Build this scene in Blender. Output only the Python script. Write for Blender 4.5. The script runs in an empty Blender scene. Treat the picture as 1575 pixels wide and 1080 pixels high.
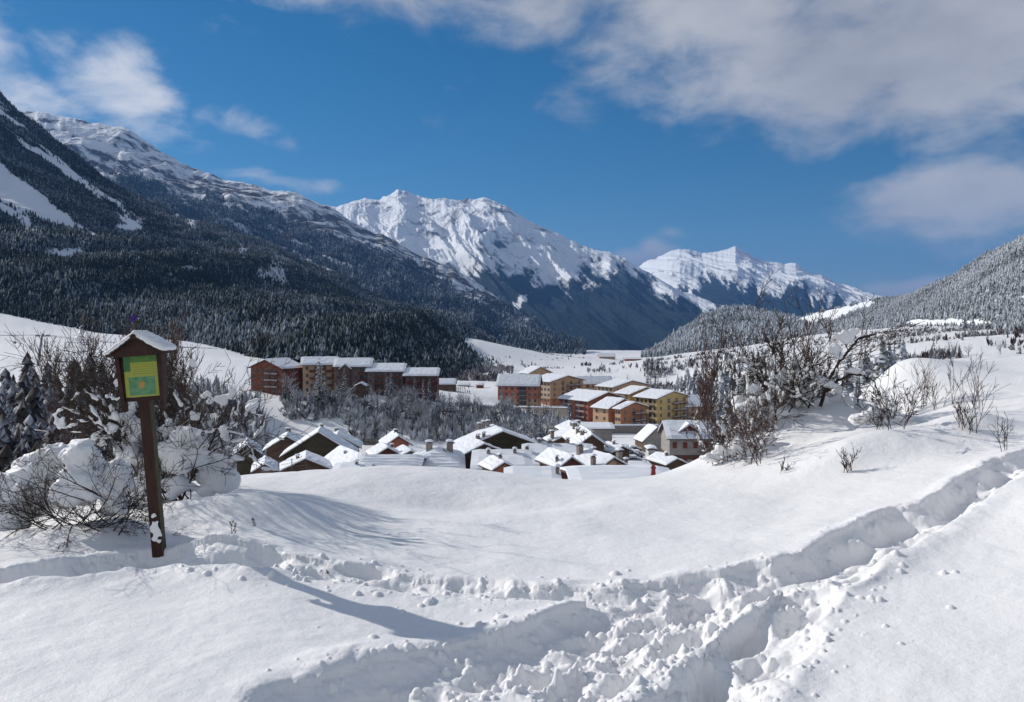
import bpy, math, random
import numpy as np
from mathutils import Vector, Matrix, Euler
R = math.radians
rnd = random.Random(7)
C = bpy.context.scene.collection
sc = bpy.context.scene

# ------------------------------------------------------------------ camera, sky, sun, exposure
F = 1225.0                      # focal length in photograph pixels (1575 wide)
PITCH = math.atan(40 / F)       # the horizon stands 40 px above the middle
cam = bpy.data.cameras.new('camera'); camo = bpy.data.objects.new('camera', cam); C.objects.link(camo)
cam.sensor_width = 36; cam.lens = 36 * F / 1575; cam.clip_start = 0.05; cam.clip_end = 90000
camo.location = (0, 0, 0); camo.rotation_euler = (math.pi / 2 - PITCH, 0, 0)
sc.camera = camo

SUN_EL, SUN_AZ = 28.0, -57.0    # azimuth from +Y, negative = to the left
sdir = Vector((math.sin(R(SUN_AZ)) * math.cos(R(SUN_EL)), math.cos(R(SUN_AZ)) * math.cos(R(SUN_EL)), math.sin(R(SUN_EL))))
sl = bpy.data.lights.new('sun', 'SUN'); sl.energy = 4.1; sl.angle = R(0.53); sl.color = (1.0, 0.95, 0.885)
so = bpy.data.objects.new('sun', sl); C.objects.link(so); so.rotation_euler = sdir.to_track_quat('Z', 'Y').to_euler()
so.location = (-50, 40, 80)
sc.view_settings.view_transform = 'Standard'; sc.view_settings.look = 'None'
sc.view_settings.gamma = 1.0; sc.view_settings.exposure = 0.12
sc.cycles.max_bounces = 6; sc.cycles.diffuse_bounces = 3; sc.cycles.volume_bounces = 0
sc.cycles.transparent_max_bounces = 6
sc.cycles.sample_clamp_indirect = 3.0

def raydir(px, py):
    u = (540 - py) / F
    y = math.cos(PITCH) + u * math.sin(PITCH); z = -math.sin(PITCH) + u * math.cos(PITCH)
    return (px - 787.5) / F, y, z
def P(px, py, Y):
    a, b, c = raydir(px, py)
    return Vector((a * Y / b, Y, c * Y / b))
def PZ(px, py, z):
    a, b, c = raydir(px, py)
    k = z / c
    return Vector((a * k, b * k, z))
def proj(x, y, z):              # world -> photograph pixel
    u = (-math.sin(PITCH) * -1) * 0
    yc = y * math.cos(PITCH) - z * math.sin(PITCH)
    zc = y * math.sin(PITCH) + z * math.cos(PITCH)
    return 787.5 + F * x / yc, 540 - F * zc / yc

w = bpy.data.worlds.new('World'); sc.world = w; w.use_nodes = True
nt = w.node_tree; nt.nodes.clear()
def N(t, typ, **kw):
    n = t.nodes.new(typ)
    for k, v in kw.items():
        if k in ('inp',):
            for a, b in v.items(): n.inputs[a].default_value = b
        else: setattr(n, k, v)
    return n
def build_world():
    L = nt.links.new
    out = N(nt, 'ShaderNodeOutputWorld'); bg = N(nt, 'ShaderNodeBackground', inp={'Strength': 0.10})
    sky = N(nt, 'ShaderNodeTexSky', sky_type='NISHITA', sun_disc=False, sun_elevation=R(SUN_EL),
            sun_rotation=R(SUN_AZ), altitude=1800, air_density=1.0, dust_density=0.3, ozone_density=3.5)
    tc = N(nt, 'ShaderNodeTexCoord')
    hs = N(nt, 'ShaderNodeHueSaturation', inp={'Hue': .492, 'Saturation': 1.34, 'Value': 0.64})
    L(sky.outputs[0], hs.inputs['Color'])
    mp = N(nt, 'ShaderNodeMapping', inp={'Scale': (1.0, 1.0, 1.9), 'Location': (0.35, 0.1, 0.62)})
    L(tc.outputs['Generated'], mp.inputs[0])
    n1 = N(nt, 'ShaderNodeTexNoise', inp={'Scale': 10.0, 'Detail': 12, 'Roughness': 0.60, 'Distortion': 0.25})
    n2 = N(nt, 'ShaderNodeTexNoise', inp={'Scale': 5.0, 'Detail': 8, 'Roughness': 0.55})
    n3 = N(nt, 'ShaderNodeTexNoise', inp={'Scale': 4.0, 'Detail': 3, 'Roughness': 0.5})
    L(mp.outputs[0], n1.inputs['Vector']); L(mp.outputs[0], n2.inputs['Vector'])
    # warp the directions a little before measuring the cloud banks
    sb = N(nt, 'ShaderNodeVectorMath', operation='SUBTRACT'); L(n3.outputs['Color'], sb.inputs[0]); sb.inputs[1].default_value = (.5, .5, .5)
    L(mp.outputs[0], n3.inputs['Vector'])
    sc_ = N(nt, 'ShaderNodeVectorMath', operation='SCALE'); L(sb.outputs[0], sc_.inputs[0]); sc_.inputs['Scale'].default_value = 0.12
    ad = N(nt, 'ShaderNodeVectorMath', operation='ADD'); L(tc.outputs['Generated'], ad.inputs[0]); L(sc_.outputs[0], ad.inputs[1])
    total = None
    # cloud banks: direction through photo pixel, half-widths (radians) sideways / upwards, weight
    banks = [(1500, 40, .36, .085, 2.3), (1250, 5, .30, .06, 2.0), (1000, -15, .30, .055, 1.8), (600, -45, .45, .058, 1.35), (1120, 110, .09, .03, 1.2), (1560, 210, .13, .11, .9),
             (1500, 305, .12, .045, 1.9), (1570, 335, .08, .045, 1.2), (1180, 110, .12, .06, .75),
             (0, 60, .038, .075, 1.5), (60, 150, .08, .028, 1.4), (205, 130, .06, .040, 1.75), (240, 200, .045, .035, 1.2), (100, 45, .03, .014, .75),
             (375, 190, .05, .03, .95), (430, 218, .02, .014, 1.0), (290, 240, .04, .022, .6),
             (985, 394, .06, .018, 2.5), (1060, 362, .03, .012, 1.0), (1410, 446, .05, .020, 2.3), (420, 288, .07, .014, 1.2), (180, 184, .10, .016, 1.1)]
    for (px, py, sx, sz, wt) in banks:
        d = Vector(raydir(px, py)).normalized()
        s = N(nt, 'ShaderNodeVectorMath', operation='SUBTRACT'); L(ad.outputs[0], s.inputs[0]); s.inputs[1].default_value = d
        m = N(nt, 'ShaderNodeVectorMath', operation='MULTIPLY'); L(s.outputs[0], m.inputs[0]); m.inputs[1].default_value = (1 / sx, 1 / sx, 1 / sz)
        ln = N(nt, 'ShaderNodeVectorMath', operation='LENGTH'); L(m.outputs[0], ln.inputs[0])
        mr = N(nt, 'ShaderNodeMapRange', interpolation_type='SMOOTHSTEP', inp={'From Min': 1.75, 'From Max': 0.15, 'To Min': 0.0, 'To Max': wt})
        L(ln.outputs['Value'], mr.inputs['Value'])
        if total is None: total = mr.outputs[0]
        else:
            a = N(nt, 'ShaderNodeMath', operation='MAXIMUM'); L(total, a.inputs[0]); L(mr.outputs[0], a.inputs[1]); total = a.outputs[0]
    # unseen broad cloud added overhead and behind the viewer, as white fill light
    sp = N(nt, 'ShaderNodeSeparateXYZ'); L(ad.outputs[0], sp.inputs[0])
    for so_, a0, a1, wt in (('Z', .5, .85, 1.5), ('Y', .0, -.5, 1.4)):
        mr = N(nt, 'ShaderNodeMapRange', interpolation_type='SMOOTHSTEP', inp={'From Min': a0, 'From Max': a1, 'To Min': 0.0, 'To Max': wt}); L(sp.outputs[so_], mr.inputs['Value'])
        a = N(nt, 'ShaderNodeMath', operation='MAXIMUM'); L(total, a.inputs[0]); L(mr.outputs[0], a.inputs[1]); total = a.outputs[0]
    # cover = smoothstep(mask*.75 + (noise-.5)*1.5)
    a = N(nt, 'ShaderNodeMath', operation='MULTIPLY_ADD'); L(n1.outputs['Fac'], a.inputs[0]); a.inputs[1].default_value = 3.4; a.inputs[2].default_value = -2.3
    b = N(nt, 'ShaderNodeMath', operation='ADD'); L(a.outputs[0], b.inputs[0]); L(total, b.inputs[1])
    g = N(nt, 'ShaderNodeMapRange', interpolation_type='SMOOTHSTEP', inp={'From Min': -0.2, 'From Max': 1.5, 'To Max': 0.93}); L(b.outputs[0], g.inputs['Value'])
    cr = N(nt, 'ShaderNodeValToRGB'); L(n2.outputs['Fac'], cr.inputs[0])
    cr.color_ramp.elements[0].position = .33; cr.color_ramp.elements[0].color = (3.4, 3.5, 3.85, 1)
    cr.color_ramp.elements[1].position = .68; cr.color_ramp.elements[1].color = (5.4, 5.45, 5.7, 1)
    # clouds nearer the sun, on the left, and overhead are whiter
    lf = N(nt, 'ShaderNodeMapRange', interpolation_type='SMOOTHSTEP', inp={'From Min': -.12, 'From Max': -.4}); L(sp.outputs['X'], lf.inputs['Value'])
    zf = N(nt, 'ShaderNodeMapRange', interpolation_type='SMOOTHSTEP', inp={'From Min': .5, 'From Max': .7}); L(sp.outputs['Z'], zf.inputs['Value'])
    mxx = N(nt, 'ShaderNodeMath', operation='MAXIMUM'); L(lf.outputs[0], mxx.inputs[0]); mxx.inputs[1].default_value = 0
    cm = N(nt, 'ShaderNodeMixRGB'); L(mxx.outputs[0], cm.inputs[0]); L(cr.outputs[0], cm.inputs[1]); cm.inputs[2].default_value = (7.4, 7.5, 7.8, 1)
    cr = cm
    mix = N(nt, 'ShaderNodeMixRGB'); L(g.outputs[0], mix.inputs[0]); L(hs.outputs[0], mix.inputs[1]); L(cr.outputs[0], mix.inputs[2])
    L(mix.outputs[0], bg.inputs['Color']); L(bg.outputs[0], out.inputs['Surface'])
build_world()

# ------------------------------------------------------------------ small library
def tag(o, label=None, cat=None, group=None, kind=None):
    if label: o['label'] = label
    if cat: o['category'] = cat
    if group: o['group'] = group
    if kind: o['kind'] = kind
    return o
def empty(name, loc=(0, 0, 0), rz=0.0):
    o = bpy.data.objects.new(name, None); o.empty_display_size = 0.3
    C.objects.link(o); o.location = loc; o.rotation_euler = (0, 0, rz); return o
def link(name, me, parent=None, loc=None, rot=None):
    o = bpy.data.objects.new(name, me); C.objects.link(o)
    if parent: o.parent = parent
    if loc is not None: o.location = loc
    if rot is not None: o.rotation_euler = rot
    return o
def copy_tree(o, parent=None):
    c = o.copy(); C.objects.link(c); c.parent = parent
    for ch in list(o.children): copy_tree(ch, c)
    return c

class MB:
    def __init__(s): s.v = []; s.f = []; s.m = []
    def add(s, vs, fs, m=0):
        b = len(s.v); s.v.extend([tuple(v) for v in vs]); s.f.extend([tuple(i + b for i in f) for f in fs]); s.m.extend([m] * len(fs))
    def box(s, x0, x1, y0, y1, z0, z1, m=0, mat=None):
        vs = [Vector(p) for p in ((x0,y0,z0),(x1,y0,z0),(x1,y1,z0),(x0,y1,z0),(x0,y0,z1),(x1,y0,z1),(x1,y1,z1),(x0,y1,z1))]
        if mat is not None: vs = [mat @ v for v in vs]
        s.add(vs, [(3,2,1,0),(4,5,6,7),(0,1,5,4),(1,2,6,5),(2,3,7,6),(3,0,4,7)], m)
    def prism(s, poly, a, b, m=0, axis='y'):    # poly in (x,z), extruded along y from a to b
        n = len(poly)
        if axis == 'y': vs = [(x, a, z) for x, z in poly] + [(x, b, z) for x, z in poly]
        else: vs = [(a, x, z) for x, z in poly] + [(b, x, z) for x, z in poly]
        fs = [tuple(range(n)), tuple(range(2 * n - 1, n - 1, -1))] + [(i + n, (i + 1) % n + n, (i + 1) % n, i) for i in range(n)]
        s.add(vs, fs, m)
    def tube(s, pts, rad, n=5, m=0):
        pts = [Vector(p) for p in pts]; b = len(s.v); k = len(pts)
        for i, p in enumerate(pts):
            t = (pts[min(i + 1, k - 1)] - pts[max(i - 1, 0)])
            if t.length < 1e-9: t = Vector((0, 0, 1))
            t.normalize(); a = t.orthogonal().normalized(); c = t.cross(a)
            r = rad[i] if isinstance(rad, (list, tuple)) else rad
            for j in range(n):
                q = 2 * math.pi * j / n; s.v.append(tuple(p + (a * math.cos(q) + c * math.sin(q)) * r))
        for i in range(k - 1):
            for j in range(n):
                j2 = (j + 1) % n
                s.f.append((b + i*n + j, b + i*n + j2, b + (i+1)*n + j2, b + (i+1)*n + j)); s.m.append(m)
        if n > 2:
            s.f.append(tuple(b + j for j in range(n - 1, -1, -1))); s.m.append(m)
            s.f.append(tuple(b + (k - 1) * n + j for j in range(n))); s.m.append(m)
    def mesh(s, name, mats, smooth=False):
        me = bpy.data.meshes.new(name); me.from_pydata(s.v, [], s.f)
        for x in (mats if isinstance(mats, (list, tuple)) else [mats]): me.materials.append(x)
        if any(s.m): me.polygons.foreach_set('material_index', s.m)
        if smooth: me.polygons.foreach_set('use_smooth', [True] * len(s.f))
        me.update(); return me
    def build(s, name, mats, parent=None, smooth=False, loc=None, rot=None):
        return link(name, s.mesh(name, mats, smooth), parent, loc, rot)

def fast_mesh(name, V, Fq, mats, smooth=True, attrs=None):
    """V (n,3) float, Fq (m,3|4) int"""
    me = bpy.data.meshes.new(name); n, m, k = len(V), len(Fq), Fq.shape[1]
    me.vertices.add(n); me.vertices.foreach_set('co', np.ascontiguousarray(V, dtype=np.float32).ravel())
    me.loops.add(m * k); me.loops.foreach_set('vertex_index', np.ascontiguousarray(Fq, dtype=np.int32).ravel())
    me.polygons.add(m); me.polygons.foreach_set('loop_start', np.arange(m, dtype=np.int32) * k)
    try: me.polygons.foreach_set('loop_total', np.full(m, k, dtype=np.int32))
    except Exception: pass
    if smooth: me.polygons.foreach_set('use_smooth', np.ones(m, dtype=bool))
    for x in mats: me.materials.append(x)
    me.update(calc_edges=True)
    for an, ar in (attrs or {}).items():
        at = me.attributes.new(an, 'FLOAT', 'POINT'); at.data.foreach_set('value', np.ascontiguousarray(ar, dtype=np.float32).ravel())
    return me

# numpy noise -------------------------------------------------------
def _hash(ix, iy, seed):
    h = (ix.astype(np.int64) * 374761393 + iy.astype(np.int64) * 668265263 + seed * 974634777) & 0xffffffff
    h = ((h ^ (h >> 13)) * 1274126177) & 0xffffffff
    return ((h ^ (h >> 16)) & 0xffffff) / float(0xffffff)
def vnoise(x, y, seed=0):
    ix = np.floor(x); iy = np.floor(y); fx = x - ix; fy = y - iy
    fx = fx*fx*fx*(fx*(fx*6-15)+10); fy = fy*fy*fy*(fy*(fy*6-15)+10)
    a = _hash(ix, iy, seed); b = _hash(ix+1, iy, seed); c = _hash(ix, iy+1, seed); d = _hash(ix+1, iy+1, seed)
    return (a*(1-fx)+b*fx)*(1-fy) + (c*(1-fx)+d*fx)*fy
def fbm(x, y, o=5, seed=0, g=.5):
    t = 0; a = 1; n = 0
    for i in range(o):
        t = t + a * (vnoise(x, y, seed + i*17) - .5); n += a; a *= g; x, y = x*1.93 + y*.31 + 7.1, y*1.93 - x*.31 + 3.7
    return t / n * 2
def ridged(x, y, o=5, seed=0, g=.5):
    t = 0; a = 1; n = 0
    for i in range(o):
        t = t + a * (1 - np.abs(2*vnoise(x, y, seed + i*13) - 1)); n += a; a *= g; x, y = x*1.97 + y*.23 + 5.3, y*1.97 - x*.23 + 1.9
    return t / n
def sstep(a, b, x):
    t = np.clip((x - a) / (b - a), 0, 1); return t*t*(3-2*t)

# materials ----------------------------------------------------------
def mat(name, col, rough=.7, nscale=None, ncol=None, bump=0, bscale=None, detail=5, spec=.3, lo=.35, hi=.65, metal=0, coord='Object', stretch=None):
    m = bpy.data.materials.new(name); m.use_nodes = True; t = m.node_tree; b = t.nodes['Principled BSDF']; L = t.links.new
    b.inputs['Base Color'].default_value = (*col, 1); b.inputs['Roughness'].default_value = rough
    b.inputs['Specular IOR Level'].default_value = spec; b.inputs['Metallic'].default_value = metal
    tc = t.nodes.new('ShaderNodeTexCoord'); src = tc.outputs[coord]
    if stretch:
        mp = N(t, 'ShaderNodeMapping', inp={'Scale': stretch}); L(src, mp.inputs[0]); src = mp.outputs[0]
    if ncol is not None:
        n = N(t, 'ShaderNodeTexNoise', inp={'Scale': nscale, 'Detail': detail, 'Roughness': .6}); L(src, n.inputs['Vector'])
        r = t.nodes.new('ShaderNodeValToRGB'); L(n.outputs['Fac'], r.inputs[0])
        r.color_ramp.elements[0].position = lo; r.color_ramp.elements[0].color = (*col, 1)
        r.color_ramp.elements[1].position = hi; r.color_ramp.elements[1].color = (*ncol, 1)
        L(r.outputs[0], b.inputs['Base Color'])
    if bump:
        n2 = N(t, 'ShaderNodeTexNoise', inp={'Scale': bscale or nscale, 'Detail': 6, 'Roughness': .6}); L(src, n2.inputs['Vector'])
        bp = N(t, 'ShaderNodeBump', inp={'Strength': bump, 'Distance': .02}); L(n2.outputs['Fac'], bp.inputs['Height']); L(bp.outputs[0], b.inputs['Normal'])
    return m
SNOW = (.85, .845, .84)
M = {}
def make_mats():
    m = bpy.data.materials.new('snow'); m.use_nodes = True; t = m.node_tree; b = t.nodes['Principled BSDF']; L = t.links.new
    b.inputs['Base Color'].default_value = (*SNOW, 1); b.inputs['Roughness'].default_value = .55; b.inputs['Specular IOR Level'].default_value = .25
    tc = t.nodes.new('ShaderNodeTexCoord')
    n = N(t, 'ShaderNodeTexNoise', inp={'Scale': 160, 'Detail': 4, 'Roughness': .7}); L(tc.outputs['Object'], n.inputs['Vector'])
    n2 = N(t, 'ShaderNodeTexNoise', inp={'Scale': 14, 'Detail': 7, 'Roughness': .62}); L(tc.outputs['Object'], n2.inputs['Vector'])
    b1 = N(t, 'ShaderNodeBump', inp={'Strength': .55, 'Distance': .004}); L(n.outputs['Fac'], b1.inputs['Height'])
    b2 = N(t, 'ShaderNodeBump', inp={'Strength': .38, 'Distance': .03}); L(n2.outputs['Fac'], b2.inputs['Height']); L(b1.outputs[0], b2.inputs['Normal'])
    L(b2.outputs[0], b.inputs['Normal']); M['snow'] = m
    M['roof_snow'] = mat('roof snow', (.82,.84,.87), .6, bump=.6, bscale=1.2, spec=.2)
    M['rock'] = mat('rock', (.05,.048,.045), .9, .6, (.16,.15,.14), .8, 2)
    M['sign_wood'] = mat('dark stained wood', (.028,.011,.007), .6, 7, (.06,.024,.013), .5, 40, stretch=(9,9,1))
    M['sign_wood_h'] = mat('dark stained board', (.025,.010,.007), .6, 9, (.05,.019,.011), .4, 40)
    M['post_edge'] = mat('weathered post edge', (.055,.05,.025), .7, 20, (.09,.08,.045), .4, 60, stretch=(4,4,1))
    M['twig'] = mat('twig bark', (.022,.014,.011), .8, 9, (.055,.036,.028))
    M['twig_red'] = mat('red twig bark', (.045,.018,.014), .7, 9, (.08,.035,.026))
    M['trunk'] = mat('tree bark', (.035,.028,.024), .9, 3, (.08,.068,.06), .5, 8)
    M['metal'] = mat('galvanised metal', (.25,.26,.28), .45, 4, (.33,.34,.36), metal=.6)
    M['dark_metal'] = mat('dark metal', (.06,.06,.065), .5, 4, (.09,.09,.1))
    M['cable'] = mat('cable', (.09,.09,.1), .5)
    M['red'] = mat('red paint', (.35,.03,.03), .4, 10, (.28,.025,.025))
    M['glass'] = mat('window glass', (.018,.022,.03), .12, 2, (.04,.045,.055), spec=.6)
    M['frame'] = mat('pale window frame', (.22,.17,.13), .5, 5, (.28,.22,.18))
    M['balcony'] = mat('dark balcony timber', (.09,.035,.022), .7, 3, (.15,.06,.035), stretch=(6,6,1))
    M['railing'] = mat('grey railing', (.28,.24,.22), .6, 4, (.36,.32,.3))
    M['fascia'] = mat('brown fascia', (.06,.035,.025), .8, 3, (.1,.06,.045))
    M['chim'] = mat('chimney render', (.20,.17,.15), .9, 3, (.3,.26,.23), .4, 8)
    M['chim_red'] = mat('dark red chimney', (.16,.018,.018), .6, 3, (.24,.03,.028), .3, 8)
    M['plinth'] = mat('concrete plinth', (.38,.35,.31), .9, .5, (.5,.46,.42), .3, 4)
    M['shutter'] = mat('red shutter', (.16,.035,.03), .7, 5, (.2,.05,.045))
    M['asphalt'] = mat('wet road', (.3,.31,.33), .7, .4, (.5,.51,.54))
    M['cloth'] = mat('dark clothing', (.02,.022,.04), .8, 5, (.05,.04,.06))
    M['skin'] = mat('skin', (.45,.28,.2), .6)
    M['car'] = mat('dark car paint', (.05,.055,.065), .3, 2, (.07,.075,.085), spec=.5)
    M['car2'] = mat('silver car paint', (.3,.31,.33), .3, 2, (.36,.37,.39), spec=.5)
    M['tyre'] = mat('tyre', (.02,.02,.02), .9)
    # walls with planks / render
    def wall(k, a, b_, sc_=.35): M[k] = mat(k + ' wall', a, .85, sc_, b_, .25, 3, stretch=(1,1,2.2))
    wall('redwood', (.17,.05,.026), (.25,.085,.042)); wall('orange', (.36,.15,.07), (.45,.21,.11))
    wall('brick', (.27,.10,.062), (.36,.15,.095)); wall('beige', (.42,.33,.24), (.52,.42,.32)); wall('greybrown', (.15,.10,.085), (.21,.15,.13))
    wall('yellow', (.48,.34,.13), (.56,.41,.18)); wall('tan', (.46,.29,.17), (.55,.37,.23)); wall('olive', (.05,.042,.024), (.085,.07,.042))
    wall('darkred', (.10,.03,.025), (.15,.05,.04)); wall('grey', (.27,.25,.23), (.36,.33,.3)); wall('brown', (.10,.06,.04), (.15,.095,.065))
    wall('white', (.6,.59,.57), (.7,.69,.67)); wall('rust', (.34,.12,.08), (.42,.17,.11))
    # tree materials: needles with snow carried per vertex
    def tree(k, needle, needle2, snow, thr, soft=.12):
        m = bpy.data.materials.new(k); m.use_nodes = True; t = m.node_tree; b = t.nodes['Principled BSDF']; L = t.links.new
        b.inputs['Roughness'].default_value = .85; b.inputs['Specular IOR Level'].default_value = .12
        a = N(t, 'ShaderNodeAttribute', attribute_name='sn')
        tc = t.nodes.new('ShaderNodeTexCoord'); n = N(t, 'ShaderNodeTexNoise', inp={'Scale': .8, 'Detail': 2}); L(tc.outputs['Object'], n.inputs['Vector'])
        c1 = N(t, 'ShaderNodeMixRGB'); c1.inputs[1].default_value = (*needle, 1); c1.inputs[2].default_value = (*needle2, 1); L(n.outputs['Fac'], c1.inputs[0])
        mr = N(t, 'ShaderNodeMapRange', inp={'From Min': thr - soft, 'From Max': thr + soft}); L(a.outputs['Fac'], mr.inputs['Value'])
        mx = N(t, 'ShaderNodeMixRGB'); L(mr.outputs[0], mx.inputs[0]); L(c1.outputs[0], mx.inputs[1]); mx.inputs[2].default_value = (*snow, 1)
        L(mx.outputs[0], b.inputs['Base Color']); M[k] = m
    tree('conifer', (.012,.024,.018), (.028,.04,.028), (.55,.58,.62), .66)
    tree('frosted conifer', (.03,.042,.036), (.05,.055,.045), (.58,.6,.64), .44, .2)
    tree('larch', (.035,.03,.026), (.06,.05,.042), (.45,.47,.5), .62, .2)
    tree('frost twigs', (.055,.045,.042), (.09,.075,.07), (.6,.62,.65), .38, .28)
    tree('far forest', (.009,.020,.019), (.020,.032,.028), (.34,.38,.43), .77, .22)
    tree('far frosted forest', (.05,.062,.055), (.085,.095,.085), (.55,.58,.62), .50, .25)
    tree('far larch', (.05,.035,.03), (.08,.055,.045), (.45,.47,.5), .6, .25)
make_mats()

# ------------------------------------------------------------------ where the houses stand
HS = []
def G(key, apex, eave, Y, yaw, L, wh, e=-1, **k):
    """gable house: apex of the front gable and one front eave corner give its size; ridge runs back from the gable"""
    yw = R(yaw); c, s = math.cos(yw), math.sin(yw); A = P(*apex, Y); kk = (eave[0] - 787.5) / F
    hw = e * (kk * Y - A.x) / (c - kk * s); Ye = Y + e * hw * s; ze = P(eave[0], eave[1], Ye).z
    rise = max(A.z - ze, .2 * hw)
    base = A.z - rise - wh
    HS.append(dict(key=key, x=A.x, y=A.y, z=base, yaw=yw, hw=hw, rise=rise, L=L, wh=wh, **k))
def E(key, px, py_e, py_r, Y, wpx, d, yaw, wh, **k):
    """house with its long eave towards the viewer"""
    yw = R(yaw); Wd = wpx * Y / F / math.cos(yw); Ev = P(px, py_e, Y); zr = P(px, py_r, Y + d / 2).z
    rise = max(zr - Ev.z, .15 * d / 2); cx, cy = Ev.x - math.sin(yw) * d / 2, Y + math.cos(yw) * d / 2
    x = cx + math.cos(yw) * Wd / 2; y = cy + math.sin(yw) * Wd / 2
    HS.append(dict(key=key, x=x, y=y, z=Ev.z - wh, yaw=yw + math.pi / 2, hw=d / 2, rise=rise, L=Wd, wh=wh, eaves=True, **k))

# holiday residences on the right bank
AG = 'apartment blocks of the resort quarter'
E('brownflat', 796, 594, 577, 380, 68, 12, -10, 11.3, wl='rust', wg='brick', low='tan', lowh=.45, floors=4, cl=7, cg=2, group=AG, stair=.62,
  label='rust brown apartment block with a dark glazed stair shaft')
G('orangeflat', (874,578), (846,588), 410, 40, 17, 11, wl='beige', wg='tan', floors=4, cl=6, cg=4, group=AG, balc='g', low='orange', lowh=.22,
  label='beige and orange apartment block with rows of small windows, right behind the brown block')
G('backflat', (832,564.6), (813,575), 480, 38, 10, 8.5, wl='beige', wg='tan', floors=3, cl=3, cg=4, group=AG,
  label='rearmost apartment block, only its snowy roof and tan gable rising over the others')
E('whiteflat', 917, 591, 579.5, 455, 56, 12, 8, 9, wl='tan', wg='brick', floors=3, cl=6, cg=2, group=AG, balc='l',
  label='low tan apartment block with a long level snow roof, behind the red-brown block')
G('paleflat', (973,585.7), (943,596), 430, 38, 14, 9, wl='beige', wg='tan', floors=3, cl=4, cg=4, group=AG,
  label='pale beige apartment block with a tan gable, behind and left of the yellow block')
G('redflat', (936,603.7), (905,618), 370, 38, 22, 10.5, wl='rust', wg='brick', floors=4, cl=6, cg=3, group=AG, balc='l', porch=True,
  label='red-brown apartment block with a long snow roof and a small porch roof, left of centre')
G('orangefront', (977,619), (955,630), 340, 40, 5, 9, wl='tan', wg='orange', floors=3, cl=2, cg=3, group=AG, balc='g', low='plinth', lowh=.3,
  twin=[((961,614), (936,629.5), 347, 40, 11, 9)],
  label='front orange apartment block with stepped double roof and pale base')
G('yellowflat', (1037,602), (1011,614), 365, 38, 15, 12.5, wl='yellow', wg='yellow', floors=4, cl=5, cg=4, group=AG, balc='gl', low='yellow', lowh=.3, plinth=True,
  twin=[((995,596), (969,607), 384, 38, 11, 11)],
  label='yellow apartment block on a grey base')
E('brickflat', 1067, 626, 609, 372, 76, 15, 14, 8, wl='tan', wg='rust', floors=3, cl=7, cg=4, group=AG, balc='l',
  label='brick and tan apartment block right above the grey chalet')
# blocks on the left bank
BG = 'apartment blocks on the left bank'
G('gableblock', (407,553.4), (434,567.6), 330, -28, 14, 11, e=1, wl='darkred', wr='redwood', wg='redwood', floors=4, cl=3, cg=5, group=BG, balc='g',
  label='red timber gabled block standing apart at the left end of the left bank')
E('tanblock', 492, 561.5, 550, 332, 57, 12, 12, 12, wl='tan', wg='orange', floors=4, cl=4, cg=2, group=BG, balc='l',
  label='tan block with a small orange side gable behind the tall conifer')
E('greenblock', 542, 564.5, 552, 330, 60, 12, 3, 12, wl='greybrown', wg='tan', floors=4, cl=6, cg=2, group=BG, balc='l', dormer=-.18,
  label='brown block with a dark projecting front gable in the joined row')
E('greyblock', 592, 572, 560, 328, 62, 12, 0, 10.5, wl='greybrown', wg='greybrown', floors=4, cl=6, cg=2, group=BG, balc='l',
  label='grey-brown block with dark balconies left of the dark red block')
E('redblock', 647, 578.5, 567, 326, 56, 12, 0, 9.5, wl='darkred', wg='darkred', floors=3, cl=6, cg=2, group=BG, balc='l',
  label='dark red block at the right end of the left bank row')
HG = 'low huts by the snow field'
E('hut', 684, 591.5, 583, 400, 34, 9, 0, 3, wl='brown', wg='brown', floors=0, cl=0, cg=0, group=HG, label='brown hut with a wide snow roof beside the dark red block')
E('hut', 713, 593, 589.5, 480, 20, 6, 0, 2.6, wl='redwood', wg='redwood', floors=0, cl=0, cg=0, group=HG, label='low red hut, the middle one of three at the snow field edge')
E('hut', 738, 592.5, 589, 470, 13, 6, 0, 2.8, wl='redwood', wg='redwood', floors=0, cl=0, cg=0, group=HG, label='small square red hut alone on the snow field')
G('shed', (554,589.5), (544,594.5), 312, 0, 6, 2.6, wl='brown', wg='brown', floors=0, cl=0, cg=0, group=None, label='small snow-roofed shed in front of the brown gabled block')
FG = 'far buildings down the valley'
E('farbuilding', 934, 549, 543.5, 1500, 26, 22, 0, 11, wl='tan', wg='tan', floors=3, cl=8, cg=2, group=FG, label='far tan building with a flat white roof at the foot of the blue mountain', wk=3)
E('farbuilding', 974, 552.5, 549.5, 1400, 27, 18, 0, 9, wl='brick', wg='brick', floors=0, cl=0, cg=2, group=FG, label='far low brick-red building right of the tan one', wk=3)
E('farbuilding', 938, 557, 555.5, 1350, 44, 10, 0, 3, wl='grey', wg='grey', floors=0, cl=0, cg=0, group=FG, label='far long low grey shed in front of the tan building')
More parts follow.
